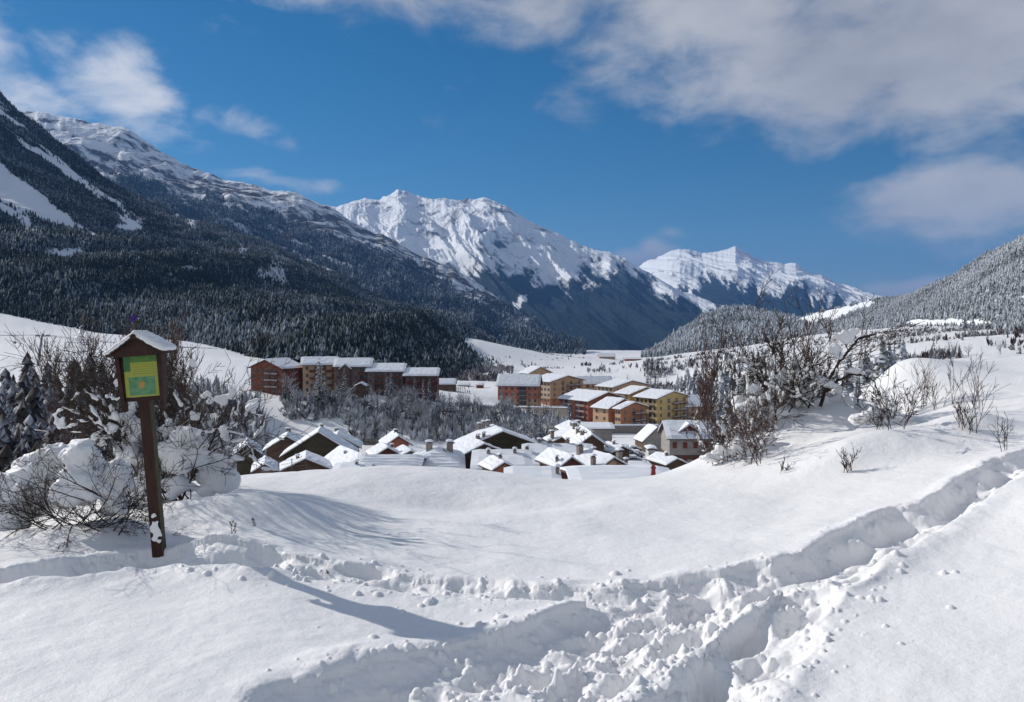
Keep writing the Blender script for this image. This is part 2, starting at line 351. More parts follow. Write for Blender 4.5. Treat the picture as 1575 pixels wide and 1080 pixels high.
# old village
VG = 'snow-roofed chalets of the old village'
def V(*a, **k): k.setdefault('group', VG); k.setdefault('floors', 1); k.setdefault('cl', 0); k.setdefault('cg', 0); G(*a, **k)
def VE(*a, **k): k.setdefault('group', VG); k.setdefault('floors', 0); k.setdefault('cl', 0); k.setdefault('cg', 0); E(*a, **k)
V('c', (380.5,683.5), (356,701), 150, 18, 9, 5, wl='brown', wg='olive', label='small olive chalet at the left end behind the bush, partly hidden by twigs', ch=[])
V('c', (440.5,671.6), (401.5,694.7), 176, 12, 9, 5, wl='olive', wg='brown', label='dark chalet with a broad chimney cap behind and left of the largest olive gable', ch=[(.75,0,1.2,1.6)])
V('c', (489.4,665), (428,704), 160, 9, 9, 6, wl='brown', wg='olive', label='largest olive gabled chalet on the left of the village', ch=[(.8,.02,.9,1.0)])
V('c', (518.8,669), (480,691), 184, 9, 9, 5, wl='brown', wg='olive', label='dark chalet behind and right of the largest olive gable', ch=[(.8,-.1,1.1,1.5)])
V('c', (557,701), (521.6,727.5), 130, 32, 11, 4.5, wl='brown', wg='darkred', label='chalet with a big bright snow roof below the largest olive gable', ch=[(.5,-.25,.5,.5)])
V('c', (470,706), (425,727), 128, 14, 8, 4, wl='brown', wg='brown', label='low chalet under a bright snow roof beside the wire fence', ch=[(.3,-.3,.9,.7)])
V('c', (613,671), (590,687), 172, 18, 8, 5, wl='brown', wg='rust', label='red-brown gabled chalet nearest to the ravine in the middle', ch=[(.5,0,1,.8),(.7,.1,.9,.6)])
V('c', (596.5,689), (571,704), 150, 20, 7, 4.5, wl='brown', wg='darkred', label='dark red gabled chalet just in front of the red-brown gable', ch=[(.3,.4,1.1,.7)])
VE('c', 592, 727, 705, 115, 108, 12, 0, 5, wl='grey', wg='grey', label='long low house whose level snow roof shows rows of ripples, by the crest', rip=5)
VE('c', 672, 722, 690, 122, 88, 14, 4, 5, wl='brown', wg='darkred', hip=True, rip=6, label='house with a hipped and rippled snow roof and two stout chimneys', ch=[(.28,.05,1.5,1.6),(.66,.05,1.5,1.6)])
V('c', (773.5,664), (711,690.6), 152, 14, 10, 5, wl='brown', wg='olive', label='large chalet with a dark olive gable and clustered chimneys in the village centre', ch=[(.9,-.35,2.2,.8),(.85,-.25,2.4,.8),(.8,-.15,2.2,.8),(.1,-.6,1.5,1.1),(.1,-.45,1.4,.9)])
V('c', (745,683), (706,704), 136, 24, 8, 4, wl='brown', wg='brown', label='low bright snow roof tucked under the dark olive gable of the village centre')
VE('c', 771, 722, 695, 121, 96, 12, 0, 5, wl='darkred', wg='darkred', label='wide shaded snow roof with two small chimneys below the dark olive gable', ch=[(.72,-.25,1.2,.8),(.28,-.2,1.2,.8)])
V('c', (776,711.6), (757,724), 106, 24, 5, 3.5, wl='brown', wg='rust', label='tiny gabled house with a rust wall in front of the wide shaded roof', ch=[(.3,0,.9,.6)])
VE('c', 861, 722, 685, 137, 116, 17, 0, 5, wl='brown', wg='grey', label='widest grey snow roof with a row of chimneys along its ridge', ch=[(.93,-.35,1.6,1.0),(.75,.04,1.5,1),(.6,.04,1.2,1.4),(.35,.04,1.6,1.1)])
V('c', (880,703.6), (859,721), 110, 22, 8, 4.5, wl='brown', wg='darkred', label='small chalet with a dark red and green gable in front of the widest grey roof', ch=[(.2,-.75,1.2,.5)])
V('c', (910.8,669.4), (885.6,688.4), 160, 6, 16, 6, wl='brown', wg='brown', label='steep brown gabled chalet with snow ridges, below the orange block', ch=[(.25,-.35,1.6,1.4),(.5,-.4,1.8,1.4),(.85,-.3,2,1.6)], rip=5)
V('c', (876,667), (848,681), 186, 14, 7, 5, wl='brown', wg='brown', label='chalet with bright roof and a tall brown chimney left of the steep brown gable', ch=[(.2,-.85,3.2,1.2)])
V('c', (893,656), (872,666), 204, 12, 12, 5, wl='brown', wg='brown', label='rearmost village chalet with flat chimney caps, just under the red-brown block', ch=[(.3,-.3,1.6,1.8),(.5,.3,1.4,1.6)])
V('c', (945,704), (914,728), 114, 28, 8, 4, wl='tan', wg='tan', label='bright steep snow roof at the right of the village with stout tan chimneys', ch=[(.9,-.35,2.4,1.2),(.1,.4,2.2,1.1),(.15,-.8,2.6,.9)])
VE('c', 820, 752, 722, 92, 92, 12, 0, 4, wl='brown', wg='brown', label='snow roof closest to the crest, cut off by the foreground snow in the middle', ch=[(.06,-.35,1.4,.7)])
VE('c', 985, 729, 717, 118, 46, 9, 0, 3.5, wl='grey', wg='grey', label='low grey roof behind the dark red flared chimney', ch=[(.93,-.6,2.2,.8)])
VE('low', 965, 752, 729, 78, 170, 11, 3, 4, wl='grey', wg='grey', label='low shaded roof by the crest carrying the dark red flared chimney')
V('c', (1011,658), (989,680), 216, 12, 7, 3.2, wl='brown', wg='grey', label='open carport with a steep bright roof edge and stone end wall')
VE('chalet', 1063, 675.5, 648.5, 182, 74, 12, 0, 6.5, wl='grey', wg='grey', floors=2, cl=4, cg=2, shut=True, dormer=.0, plinth=True, low='brown', lowh=.42, label='tall grey chalet with red shutters and a dark roof gable')
V('c', (407,714), (384,727), 118, 16, 7, 3.5, wl='brown', wg='brown', label='low snowed-in roof at the left end of the village beside the bush')
VE('c', 535, 733, 715, 112, 60, 9, 0, 3.5, wl='brown', wg='brown', label='low snow roof just left of the long rippled roof, by the crest', ch=[(.4,-.2,.9,.6)])
V('c', (632,694), (612,704), 150, 22, 7, 4, wl='brown', wg='brown', label='small chalet roof tucked behind the long rippled roof')
VE('c', 704, 713, 700, 140, 52, 9, 0, 3.5, wl='brown', wg='brown', label='small level snow roof between the hipped roof and the centre chalet', ch=[(.5,0,1.1,.8)])
V('c', (838,689), (816,700), 152, 20, 8, 4, wl='brown', wg='brown', label='small gabled roof between the dark olive gable and the widest grey roof', ch=[(.6,-.2,1.3,.8)])
VE('c', 912, 711, 699, 130, 46, 8, 6, 3.5, wl='brown', wg='brown', label='small bright snow roof below the steep brown gable', ch=[(.3,0,1.3,.8)])
V('c', (958,687), (942,697), 170, 24, 7, 4, wl='brown', wg='brown', label='small chalet roof just left of the car park', ch=[(.4,-.2,1.2,.7)])
V('c', (1042,706), (1026,716), 152, 20, 8, 4, wl='brown', wg='brown', label='low snow roof in front of the tall grey chalet', ch=[(.4,-.2,1.1,.8)])
VE('c', 915, 660, 653.5, 232, 62, 12, 0, 4, wl='grey', wg='grey', label='flat grey annex with a level snow roof at the foot of the orange block')
V('c', (1003.5,690), (997,691.5), 165, 0, 4, 3.3, wl='white', wg='white', label='small white kiosk with one dark opening near the parked cars', cg=1)

# ------------------------------------------------------------------ the lie of the land (one height function)
cp = []
def cY(px, py, Y): p = P(px, py, Y); cp.append((p.x, p.y, p.z))
def cZ(px, py, z): p = PZ(px, py, z); cp.append((p.x, p.y, p.z))
for px, py, z in [(-200,1080,-1.7),(0,1080,-1.7),(400,1080,-1.7),(800,1080,-1.72),(1200,1080,-1.7),(1575,1080,-1.58),(1800,1080,-1.5),
    (-200,980,-1.7),(0,980,-1.7),(400,980,-1.72),(700,980,-1.75),(1100,980,-1.75),(1575,980,-1.52),(1800,980,-1.4),
    (-200,900,-1.72),(0,900,-1.74),(243,858,-1.78),(500,885,-1.78),(800,895,-1.8),(1100,900,-1.76),(1400,865,-1.55),(1575,840,-1.4),(1800,820,-1.2),
    (0,850,-1.74),(-200,850,-1.7),(350,830,-1.74),(500,840,-1.84),(800,850,-1.88),(1100,840,-1.8),(1575,760,-1.22),(1800,740,-1.0),
    (-200,815,-1.8),(0,818,-1.85),(110,808,-1.85),(200,790,-1.85),(400,775,-1.86),(600,785,-1.98),(900,785,-1.98),(1200,760,-1.78),(1400,735,-1.45),(1575,705,-1.22),
    (330,752,-1.96),(450,733,-2.0),(600,722,-2.04),(750,725,-2.18),(850,736,-2.35),(1000,732,-2.36),(1100,704,-2.08),(1200,668,-1.72),(1290,640,-1.45),
    (1380,640,-1.5),(1480,650,-1.35),(1380,564,-.88),(1450,560,-.86),(1530,568,-.86),(1650,555,-.7),(1850,530,-.4),(1500,610,-1.12),(1400,608,-1.2)]: cZ(px, py, z)
for px in (-300, 0, 300, 600, 900, 1200):
    for Y, z in ((19,-4.6),(30,-9.5),(48,-15.5),(75,-21)): cp.append(((px-787.5)/F*Y, Y, z))
for px in (1450, 1750):
    for Y, z in ((24,-2.4),(34,-7),(50,-13),(80,-19)): cp.append(((px-787.5)/F*Y, Y, z))
for q in (-1.9, -1.2, 1.2, 1.9):
    for r, z in ((1,-1.7),(4,-1.7),(10,-1.5),(30,-2),(100,-4),(600,20),(3000,60)): cp.append((math.sin(q)*r, math.cos(q)*r, z))
for x, y in ((0,1),(-1,1),(1,1),(0,2),(-1,2.2),(1,2.2)): cp.append((x, y, -1.7))
for px, py, Y in [(0,0,0)]: pass
for px, z, Y in [(-200,-38,130),(0,-38,130),(200,-36,130),(0,-40,200),(-200,-38,200),(200,-40,200),(340,-38,200),(0,-34,250),(200,-35,250),(330,-36,240),(-200,-32,250),
    (600,-28,100),(300,-28,105),(900,-27,100),(1100,-26,110),(1100,-32,150),(1250,-30,150),(1400,-26,150),(1600,-20,150),(1200,-36,220),(1350,-34,220),(1600,-26,220)]:
    cp.append(((px-787.5)/F*Y, Y, z))
for px, py, Y in [(0,612,300),(200,612,300),(330,612,300),(0,560,400),(200,572,400),(340,586,360),(0,487,720),(100,505,700),(200,516,670),(300,530,600),(390,552,520),(-250,480,720),(-250,560,400),
    (420,606,330),(540,607,330),(660,612,330),(440,622,308),(600,628,308),(700,625,330),(430,655,285),(560,655,288),(720,652,298),(800,650,300),(430,690,262),(600,700,255),(720,694,262),(860,668,290),(900,690,250),(1000,680,250),
    (700,602,400),(700,590,500),(760,597,470),(750,612,380),(760,578,700),(650,585,620),(560,575,520),(480,562,480),(1100,640,400),(1160,632,400),(1050,592,620),(1000,602,540),(950,584,660),(900,563,1000),(940,557,1400),(800,560,1000),
    (740,527,1150),(790,540,1300),(850,545,1600),(900,551,2000),(1000,549,2000),(1100,565,640),(1200,548,720),(1280,535,780),(1340,528,820),(1100,546,900),(1060,553,1000),(1180,536,1100),
    (1400,532,500),(1575,562,300),(1450,556,330),(1500,535,420),(1575,512,700),(1575,492,950),(1400,517,850),(1300,600,300),(1400,580,280),(1750,520,400),(1750,470,900),(1330,505,1500),(1250,515,1500)]: cY(px, py, Y)
for q in (-45, -25, 0, 25, 45):
    for r, z in ((6000,-190),(25000,-600)): cp.append((math.sin(R(q))*r, math.cos(R(q))*r, z))
hp = [(h['x'] - math.sin(h['yaw'])*h['L']/2, h['y'] + math.cos(h['yaw'])*h['L']/2, h['z']) for h in HS]
cp += hp
cpa = np.array(cp)
def feat(x, y):
    r = np.sqrt(x*x + y*y); return np.arctan2(x, y) * 1.6, np.log(r + .3)
def solve():
    a, b = feat(cpa[:,0], cpa[:,1]); s = cpa[:,2] / (np.sqrt(cpa[:,0]**2 + cpa[:,1]**2) + 6)
    n = len(a); d2 = (a[:,None]-a)**2 + (b[:,None]-b)**2
    K = .5 * d2 * np.log(d2 + 1e-12); lam = np.full(n, 2e-4); lam[n-len(hp):] = 4e-3; K += np.diag(lam)
    Pm = np.c_[np.ones(n), a, b]; A = np.block([[K, Pm], [Pm.T, np.zeros((3,3))]])
    return np.linalg.solve(A, np.r_[s, 0, 0, 0]), a, b
WT, CA, CB = solve()
def H0(x, y):
    x = np.asarray(x, float); y = np.asarray(y, float); sh = x.shape; x = x.ravel(); y = y.ravel()
    out = np.empty(len(x)); n = len(CA)
    for i in range(0, len(x), 40000):
        a, b = feat(x[i:i+40000], y[i:i+40000])
        d2 = (a[:,None]-CA)**2 + (b[:,None]-CB)**2
        out[i:i+40000] = (.5*d2*np.log(d2+1e-12)) @ WT[:n] + WT[n] + WT[n+1]*a + WT[n+2]*b
    r = np.sqrt(x*x+y*y)
    return (out * (r + 6)).reshape(sh)
def ground_z(x, y): return float(H0([x], [y])[0])
def drop(px, Y, sink=0.0):       # a point of the ground seen in direction px at depth Y
    x = (px - 787.5) / F * Y; return Vector((x, Y, ground_z(x, Y) - sink))

# ------------------------------------------------------------------ snow ground (one sheet, finer near the camera)
def path(pts, z=-1.76): return np.array([[PZ(px, py, z).x, PZ(px, py, z).y] for px, py in pts])
def dist_path(X, Y, pl):
    best = np.full(X.shape, 1e9); tt = np.zeros(X.shape); side = np.zeros(X.shape); acc = 0
    for (x0, y0), (x1, y1) in zip(pl[:-1], pl[1:]):
        dx, dy = x1-x0, y1-y0; l = math.hypot(dx, dy); t = np.clip(((X-x0)*dx + (Y-y0)*dy)/l/l, 0, 1)
        ex, ey = X-x0-t*dx, Y-y0-t*dy; d = np.hypot(ex, ey); s = np.sign(dx*(Y-y0) - dy*(X-x0))
        k = d < best; best = np.where(k, d, best); tt = np.where(k, acc + t*l, tt); side = np.where(k, s, side); acc += l
    return best, tt, side
GRID = {}
def gz(x, y):
    q = math.atan2(x, y); l = math.log(math.hypot(x, y)); Q, Lr, Z = GRID['q'], GRID['l'], GRID['Z']
    j = min(max(np.searchsorted(Q, q), 1), len(Q)-1); i = min(max(np.searchsorted(Lr, l), 1), len(Lr)-1)
    u = (q-Q[j-1])/(Q[j]-Q[j-1]); v = (l-Lr[i-1])/(Lr[i]-Lr[i-1])
    return float(Z[i-1,j-1]*(1-u)*(1-v) + Z[i-1,j]*u*(1-v) + Z[i,j-1]*(1-u)*v + Z[i,j]*u*v)
def hit(px, py, y0=2.5, y1=60):
    Y = y0
    while Y < y1:
        p = P(px, py, Y)
        if p.z <= gz(p.x, p.y): return Vector((p.x, p.y, gz(p.x, p.y)))
        Y *= 1.004
    return P(px, py, y1)
def make_ground():
    qs = np.concatenate([np.linspace(-115, -42, 30)[:-1], np.linspace(-42, -34, 60)[:-1], np.linspace(-34, 34, 1000), np.linspace(34, 42, 60)[1:], np.linspace(42, 115, 30)[1:]])
    rs = np.concatenate([np.geomspace(.5, 2.8, 30)[:-1], np.geomspace(2.8, 17, 820)[:-1], np.geomspace(17, 400, 260)[:-1], np.geomspace(400, 28000, 150)])
    Q, RR = np.meshgrid(np.radians(qs), rs); X = np.sin(Q)*RR; Y = np.cos(Q)*RR
    Z = H0(X, Y)
    near = RR < 22
    mid = sstep(17, 60, RR)
    Z += mid * (fbm(X/30, Y/30, 5, 3) * .9 + fbm(X/6, Y/6, 4, 9) * .25) * (1 - sstep(500, 1500, RR)*.5)
    Z += sstep(300, 1200, RR) * fbm(X/260, Y/260, 5, 5) * 9
    # soft wind relief close by
    nf = 1 - sstep(12, 22, RR)
    Z += nf * (fbm(X*.55, Y*.55, 3, 21) * .07 + fbm(X*3.2+5, Y*3.2, 3, 22) * .012)
    # drifts under the shrubs and the scoop beside the sign
    bumpdoc = None
    def bump(px, py, z0, sx, sy, h, rot=0):
        nonlocal Z
        p = PZ(px, py, z0); dx, dy = X - p.x, Y - p.y; c, s = math.cos(rot), math.sin(rot)
        u, v = (dx*c + dy*s)/sx, (-dx*s + dy*c)/sy; Z = Z + h * np.exp(-(u*u + v*v))
    bump(300, 800, -1.8, .75, .45, .17); bump(130, 830, -1.8, .8, .4, .10); bump(430, 790, -1.85, .5, .8, .12)
    bump(1400, 700, -1.5, 1.0, .55, .24, .3); bump(1300, 715, -1.6, .7, .45, .16, .4); bump(1200, 735, -1.8, .7, .5, .08); bump(1500, 672, -1.3, .5, .5, .2)
    bump(1385, 572, -.95, .6, .9, .10); bump(620, 735, -2.05, 1.6, .9, .07); bump(330, 862, -1.8, .3, .2, .10); bump(700, 770, -2.0, 1.2, .5, -.09)
    bump(1150, 703, -1.95, .6, .45, .06); bump(1200, 692, -1.85, .7, .5, .14); bump(1262, 678, -1.7, .8, .5, .2); bump(1330, 660, -1.58, .7, .5, .2); bump(1290, 700, -1.65, 1.1, .5, .18, .35); bump(1190, 700, -1.8, .7, .45, .14); bump(1450, 655, -1.35, .8, .5, .16, .3); bump(1545, 640, -1.15, .6, .6, .12); bump(450, 880, -1.8, .28, .16, .06); bump(1150, 700, -2.0, 1.0, .5, .14)
    # beaten tracks
    rough = np.zeros_like(Z); wob = fbm(X*2.0, Y*2.0, 3, 31)*.12 + fbm(X*6, Y*6, 3, 33)*.02
    sel = near
    CUT = np.zeros(X[sel].shape); LIP = np.zeros(X[sel].shape)
    def track(pts, hw, depth, lip, foot=.0, wall=.09, z=-1.76, seed=0, berm=0):
        nonlocal Z, rough, CUT, LIP
        d, t, sd = dist_path(X[sel], Y[sel], path(pts, z)); d = d + wob[sel]
        floor = 1 - sstep(hw - wall*1.6, hw + wall*1.1, d)
        cut = -depth * floor * (1 + .35*fbm(X[sel]*2.6, Y[sel]*2.6, 3, 41+seed))
        if foot:
            ph = t / .62 * math.pi*2; off = np.sin(ph/2) * hw*.55 * sd
            cut -= foot * np.exp(-((np.cos(ph) - 1)**2)/.35) * np.exp(-((d - hw*.3)/(hw*.6))**2) * floor
        lp = lip * np.exp(-((d - hw - .10)/.14)**2) * (.5 + 1.*vnoise(t*2.5 + sd*9, d*3, 51+seed))
        if berm: lp = lp + berm * np.exp(-((d - hw - .16)/.17)**2) * (sd < 0) * (.5+vnoise(t*2.2, d*0, 53+seed))
        CUT = np.minimum(CUT, cut); LIP = np.maximum(LIP, lp)
        rough[sel] = np.maximum(rough[sel], np.exp(-np.clip(d - hw*.9, 0, 9)**2/.035))
    track([(-250,925),(0,902),(120,884),(220,862),(300,866),(400,872)], .20, .11, .03, .0, seed=1)
    track([(400,868),(480,872),(560,880),(650,890),(740,896),(830,902),(960,908),(1080,908)], .15, .07, .02, .0, seed=2)
    track([(1080,905),(1180,893),(1280,873),(1380,845),(1480,818),(1575,788),(1700,745)], .24, .19, .025, .0, z=-1.68, seed=3)
    track([(520,1120),(640,1062),(760,1018),(880,975),(980,940),(1080,915)], .28, .13, .03, .0, seed=4)
    track([(980,1150),(1090,1075),(1140,1020),(1190,985),(1235,950)], .17, .10, .02, .0, seed=5)
    track([(880,1060),(960,1010),(1040,960),(1130,930)], .22, .07, .03, .0, seed=6)
    track([(1130,925),(1220,918),(1300,900)], .14, .08, .03, .0, seed=7)
    Z[sel] += CUT*.85 + LIP*(CUT > -.02)
    # churned, blocky snow
    bil = lambda x, y, s_: np.abs(2*vnoise(x, y, s_) - 1) + .5*np.abs(2*vnoise(x*2.1+3, y*2.1+9, s_+1) - 1) - .7
    a = bil(X*4.2 + wob*3, Y*4.2, 61); b = bil(X*13, Y*13, 63)
    band = sstep(.05, 1, rough)
    Z += near * band * (a*.022 + b*.008)
    # boot holes, alternately left and right along the tracks
    rf = np.random.RandomState(12)
    for pts_, zz, dep in (([(0,900),(120,884),(240,866),(400,872)],-1.74,.05), ([(400,872),(560,882),(740,897),(960,910)],-1.8,.07), ([(1080,905),(1280,873),(1480,818),(1575,788)],-1.7,.09),
                          ([(560,1100),(760,1022),(980,945),(1080,918)],-1.75,.12), ([(980,1150),(1090,1075),(1190,985),(1235,950)],-1.75,.13), ([(880,1060),(1040,962),(1130,930)],-1.75,.11), ([(1300,900),(1220,930),(1150,1010),(1100,1090)],-1.72,.12)):
        pl = path(pts_, zz); seg = np.linalg.norm(np.diff(pl, axis=0), axis=1); cum = np.r_[0, np.cumsum(seg)]; sg = 1; s_ = .1
        while s_ < cum[-1]:
            x0 = np.interp(s_, cum, pl[:,0]); y0 = np.interp(s_, cum, pl[:,1]); x1 = np.interp(s_+.1, cum, pl[:,0]); y1 = np.interp(s_+.1, cum, pl[:,1])
            t = math.atan2(y1-y0, x1-x0+1e-9) + rf.randn()*.18; x0 += -math.sin(t)*.11*sg + rf.randn()*.03; y0 += math.cos(t)*.11*sg + rf.randn()*.03
            dx, dy = X[sel]-x0, Y[sel]-y0; u = (dx*math.cos(t)+dy*math.sin(t))/(.17+.03*rf.rand()); v = (-dx*math.sin(t)+dy*math.cos(t))/.085
            rr2 = np.sqrt(u*u+v*v) + wob[sel]*.8; Z[sel] += -.5*dep*(.7+.5*rf.rand())*(1 - sstep(.45, 1.3, rr2)) + .008*np.exp(-((rr2-1.45)/.3)**2)
            s_ += .36 + .05*rf.randn(); sg = -sg
    # crumbs and clods thrown out of the tracks
    lnr = np.log(rs); qr = np.radians(qs); rg = np.random.RandomState(4)
    lines = [path(p) for p in ([(0,905),(220,870),(400,880)], [(400,878),(600,890),(850,905),(1080,912)], [(1080,905),(1280,880),(1480,835),(1575,800)],
             [(560,1070),(800,1020),(950,965),(1080,915)], [(1000,1080),(1120,1010),(1220,950),(1320,895)], [(850,1070),(1000,985),(1130,925)])]
    wts = [(200,.17), (500,.22), (350,.2), (700,.3), (500,.26), (550,.28)]
    for pl, (n, sp) in zip(lines, wts):
        for _ in range(n):
            i = rg.randint(len(pl)-1); t = rg.rand(); p = pl[i]*(1-t) + pl[i+1]*t + rg.randn(2)*sp
            r = math.hypot(*p); q = math.atan2(p[0], p[1])
            if r < 2.9 or r > 16 or abs(q) > .62: continue
            rad = .006 + .026*rg.rand()**3.0 + (.035*rg.rand() if rg.rand() < .03 else 0)
            i0, i1 = np.searchsorted(lnr, [math.log(r-rad), math.log(r+rad)]); j0, j1 = np.searchsorted(qr, [q-rad/r, q+rad/r])
            if i1 <= i0 or j1 <= j0: continue
            xs, ys = X[i0:i1, j0:j1]-p[0], Y[i0:i1, j0:j1]-p[1]
            h = np.sqrt(np.clip(rad*rad - xs*xs*(1+.5*rg.rand()) - ys*ys, 0, None))
            Z[i0:i1, j0:j1] += h * (.45+.4*rg.rand())
    GRID.update(q=qr, l=lnr, Z=Z.copy())
    nr, nq = Z.shape
    idx = np.arange(nr*nq).reshape(nr, nq)
    Fq = np.stack([idx[:-1,:-1], idx[:-1,1:], idx[1:,1:], idx[1:,:-1]], -1).reshape(-1, 4)
    me = fast_mesh('snow_ground', np.stack([X, Y, Z], -1).reshape(-1, 3), Fq, [M['snow']])
    tag(link('snow_ground', me), kind='structure')
make_ground()

# ------------------------------------------------------------------ mountains
def lerp_line(pts, ts):
    p = np.array(pts, float); return np.stack([np.interp(ts, p[:,0], p[:,i]) for i in range(p.shape[1])], -1)
def hill_mat(name, forest_a, forest_b, rockc=(.09,.085,.085), tree_scale=.09, shade=.5, fl=.0):
    m = bpy.data.materials.new(name); m.use_nodes = True; t = m.node_tree; b = t.nodes['Principled BSDF']; L = t.links.new
    b.inputs['Roughness'].default_value = .9; b.inputs['Specular IOR Level'].default_value = .05
    g = N(t, 'ShaderNodeNewGeometry'); at = N(t, 'ShaderNodeAttribute', attribute_name='forest'); ar = N(t, 'ShaderNodeAttribute', attribute_name='rock')
    n1 = N(t, 'ShaderNodeTexNoise', inp={'Scale': tree_scale, 'Detail': 8, 'Roughness': .75}); L(g.outputs['Position'], n1.inputs['Vector'])
    n2 = N(t, 'ShaderNodeTexNoise', inp={'Scale': tree_scale*.12, 'Detail': 6, 'Roughness': .7}); L(g.outputs['Position'], n2.inputs['Vector'])
    fr = N(t, 'ShaderNodeValToRGB'); L(n1.outputs['Fac'], fr.inputs[0]); e = fr.color_ramp.elements
    e[0].position = .38; e[0].color = (*forest_a, 1); e[1].position = .70; e[1].color = (*forest_b, 1)
    # rock showing through snow
    ra = N(t, 'ShaderNodeMath', operation='ADD'); L(ar.outputs['Fac'], ra.inputs[0]); L(n2.outputs['Fac'], ra.inputs[1])
    rb = N(t, 'ShaderNodeMapRange', inp={'From Min': 1.02, 'From Max': 1.14}); L(ra.outputs[0], rb.inputs['Value'])
    mx = N(t, 'ShaderNodeMixRGB'); L(rb.outputs[0], mx.inputs[0]); mx.inputs[1].default_value = (.84,.86,.88,1); mx.inputs[2].default_value = (*rockc, 1)
    # forest edge broken by noise
    fa = N(t, 'ShaderNodeMath', operation='MULTIPLY_ADD'); L(n1.outputs['Fac'], fa.inputs[0]); fa.inputs[1].default_value = 1.3; fa.inputs[2].default_value = -.65
    fb = N(t, 'ShaderNodeMath', operation='ADD'); L(fa.outputs[0], fb.inputs[0]); L(at.outputs['Fac'], fb.inputs[1])
    fc = N(t, 'ShaderNodeMapRange', inp={'From Min': .34, 'From Max': .66}); L(fb.outputs[0], fc.inputs['Value'])
    my = N(t, 'ShaderNodeMixRGB'); L(fc.outputs[0], my.inputs[0]); L(mx.outputs[0], my.inputs[1]); L(fr.outputs[0], my.inputs[2])
    L(my.outputs[0], b.inputs['Base Color'])
    bp = N(t, 'ShaderNodeBump', inp={'Strength': shade, 'Distance': 1.2/tree_scale*.25}); L(n1.outputs['Fac'], bp.inputs['Height']); L(bp.outputs[0], b.inputs['Normal'])
    return m
HILL = {}
DNK = {'centre_peak': .7, 'right_peak': .75, 'second_slope': 1.4}
def mountain(name, ridge, foot, n_t, n_v, amp, scale, mt, forest_fn, rock=.35, sag=0.0, seed=0, envr=.3, warp=.0, jag=0, slant=0):
    """ridge / foot: lists of (t, px, py, Y) ; a sheet from ridge down to foot plus a back slope, displaced by ridged noise"""
    ts = np.linspace(ridge[0][0], ridge[-1][0], n_t); Rg = lerp_line(ridge, ts); Ft = lerp_line(foot, ts)
    def w3(A): 
        o = []
        for t, px, py, Y in A: o.append(P(px, py, Y))
        return np.array(o)
    A, B = w3(Rg), w3(Ft)
    if jag:
        A[:,2] += jag * fbm(ts*.045, ts*0, 5, seed+3, .6)
    vs = np.linspace(0, 1, n_v); V_ = vs[:,None,None]
    S = A[None]*(1-V_) + B[None]*V_
    S[:,:,2] -= sag * np.sin(np.pi*vs)[:,None] * (A[:,2]-B[:,2])[None]
    x, y, z = S[:,:,0], S[:,:,1], S[:,:,2]
    env = envr + (1-envr)*np.sin(np.pi*np.clip(vs*.9+.05, 0, 1))**.7; env = env * (1 - sstep(.9, 1, vs)*.6)
    # spurs and gullies run down the slope: strong variation along the ridge, slow down the fall line
    al = (x*math.cos(warp) + y*math.sin(warp) + slant*z) / scale
    dn = z / (scale*DNK.get(name, 2.6))
    wq = fbm(al*.8, dn*2.0, 3, seed+40)*(.9 if name in DNK else .55)
    if name in DNK and name != 'second_slope':
        al = (x*.8 + z*1.15)/scale*1.3; dn = (x*.55 - z*.8 + y*.2)/(scale*1.3); wq = fbm(al*.9, dn*1.1, 4, seed+40)*.9
    nse = ridged(al + wq, dn + .5*wq, 6, seed, .55) - .5
    nse = nse*.8 + .42*(ridged(al*2.7 + wq*2 + dn*.8, dn*3.2, 6, seed+5, .58) - .5)
    dz = amp * env[:,None] * nse
    ez = env[:,None].copy(); ez[0] = envr
    S[:,:,2] += dz*.8; S[:,:,1] -= dz*.9
    # back slope
    nb = 6; back = []
    for k in range(nb, 0, -1):
        b_ = S[0].copy(); b_[:,1] += k*(A[:,2].max()-B[:,2].min())*.35; b_[:,2] -= k*(A[:,2]-B[:,2].min()+30)*.19; back.append(b_)
    full = np.concatenate([np.array(back), S], 0)
    fr = np.zeros(full.shape[:2]); rk = np.full(full.shape[:2], rock)
    px_, py_ = proj(full[:,:,0], full[:,:,1], full[:,:,2])
    f, extra = forest_fn(px_, py_, full); fr[:] = f; rk = rk + extra
    nr, nq = full.shape[:2]; idx = np.arange(nr*nq).reshape(nr, nq)
    Fq = np.stack([idx[:-1,:-1], idx[1:,:-1], idx[1:,1:], idx[:-1,1:]], -1).reshape(-1, 4)
    me = fast_mesh(name, full.reshape(-1,3), Fq, [mt], True, {'forest': fr.ravel(), 'rock': rk.ravel()})
    o = tag(link('mountain', me), kind='structure')
    HILL[name] = (S, fr[nb:], px_[nb:], py_[nb:]); return o
def line(pts):
    p = np.array(pts, float); return lambda px: np.interp(px, p[:,0], p[:,1])
def nz(px, py, s, seed): return fbm(px/s, py/s, 5, seed)

mA = hill_mat('forested slope', (.012,.02,.018), (.05,.06,.06), tree_scale=.12)
mB = hill_mat('far forested slope', (.010,.018,.018), (.04,.05,.052), tree_scale=.06)
mC = hill_mat('alpine slope', (.012,.022,.025), (.03,.045,.05), rockc=(.10,.095,.10), tree_scale=.022, shade=.7)
mD = hill_mat('frosted slope', (.10,.115,.105), (.36,.38,.39), tree_scale=.13)

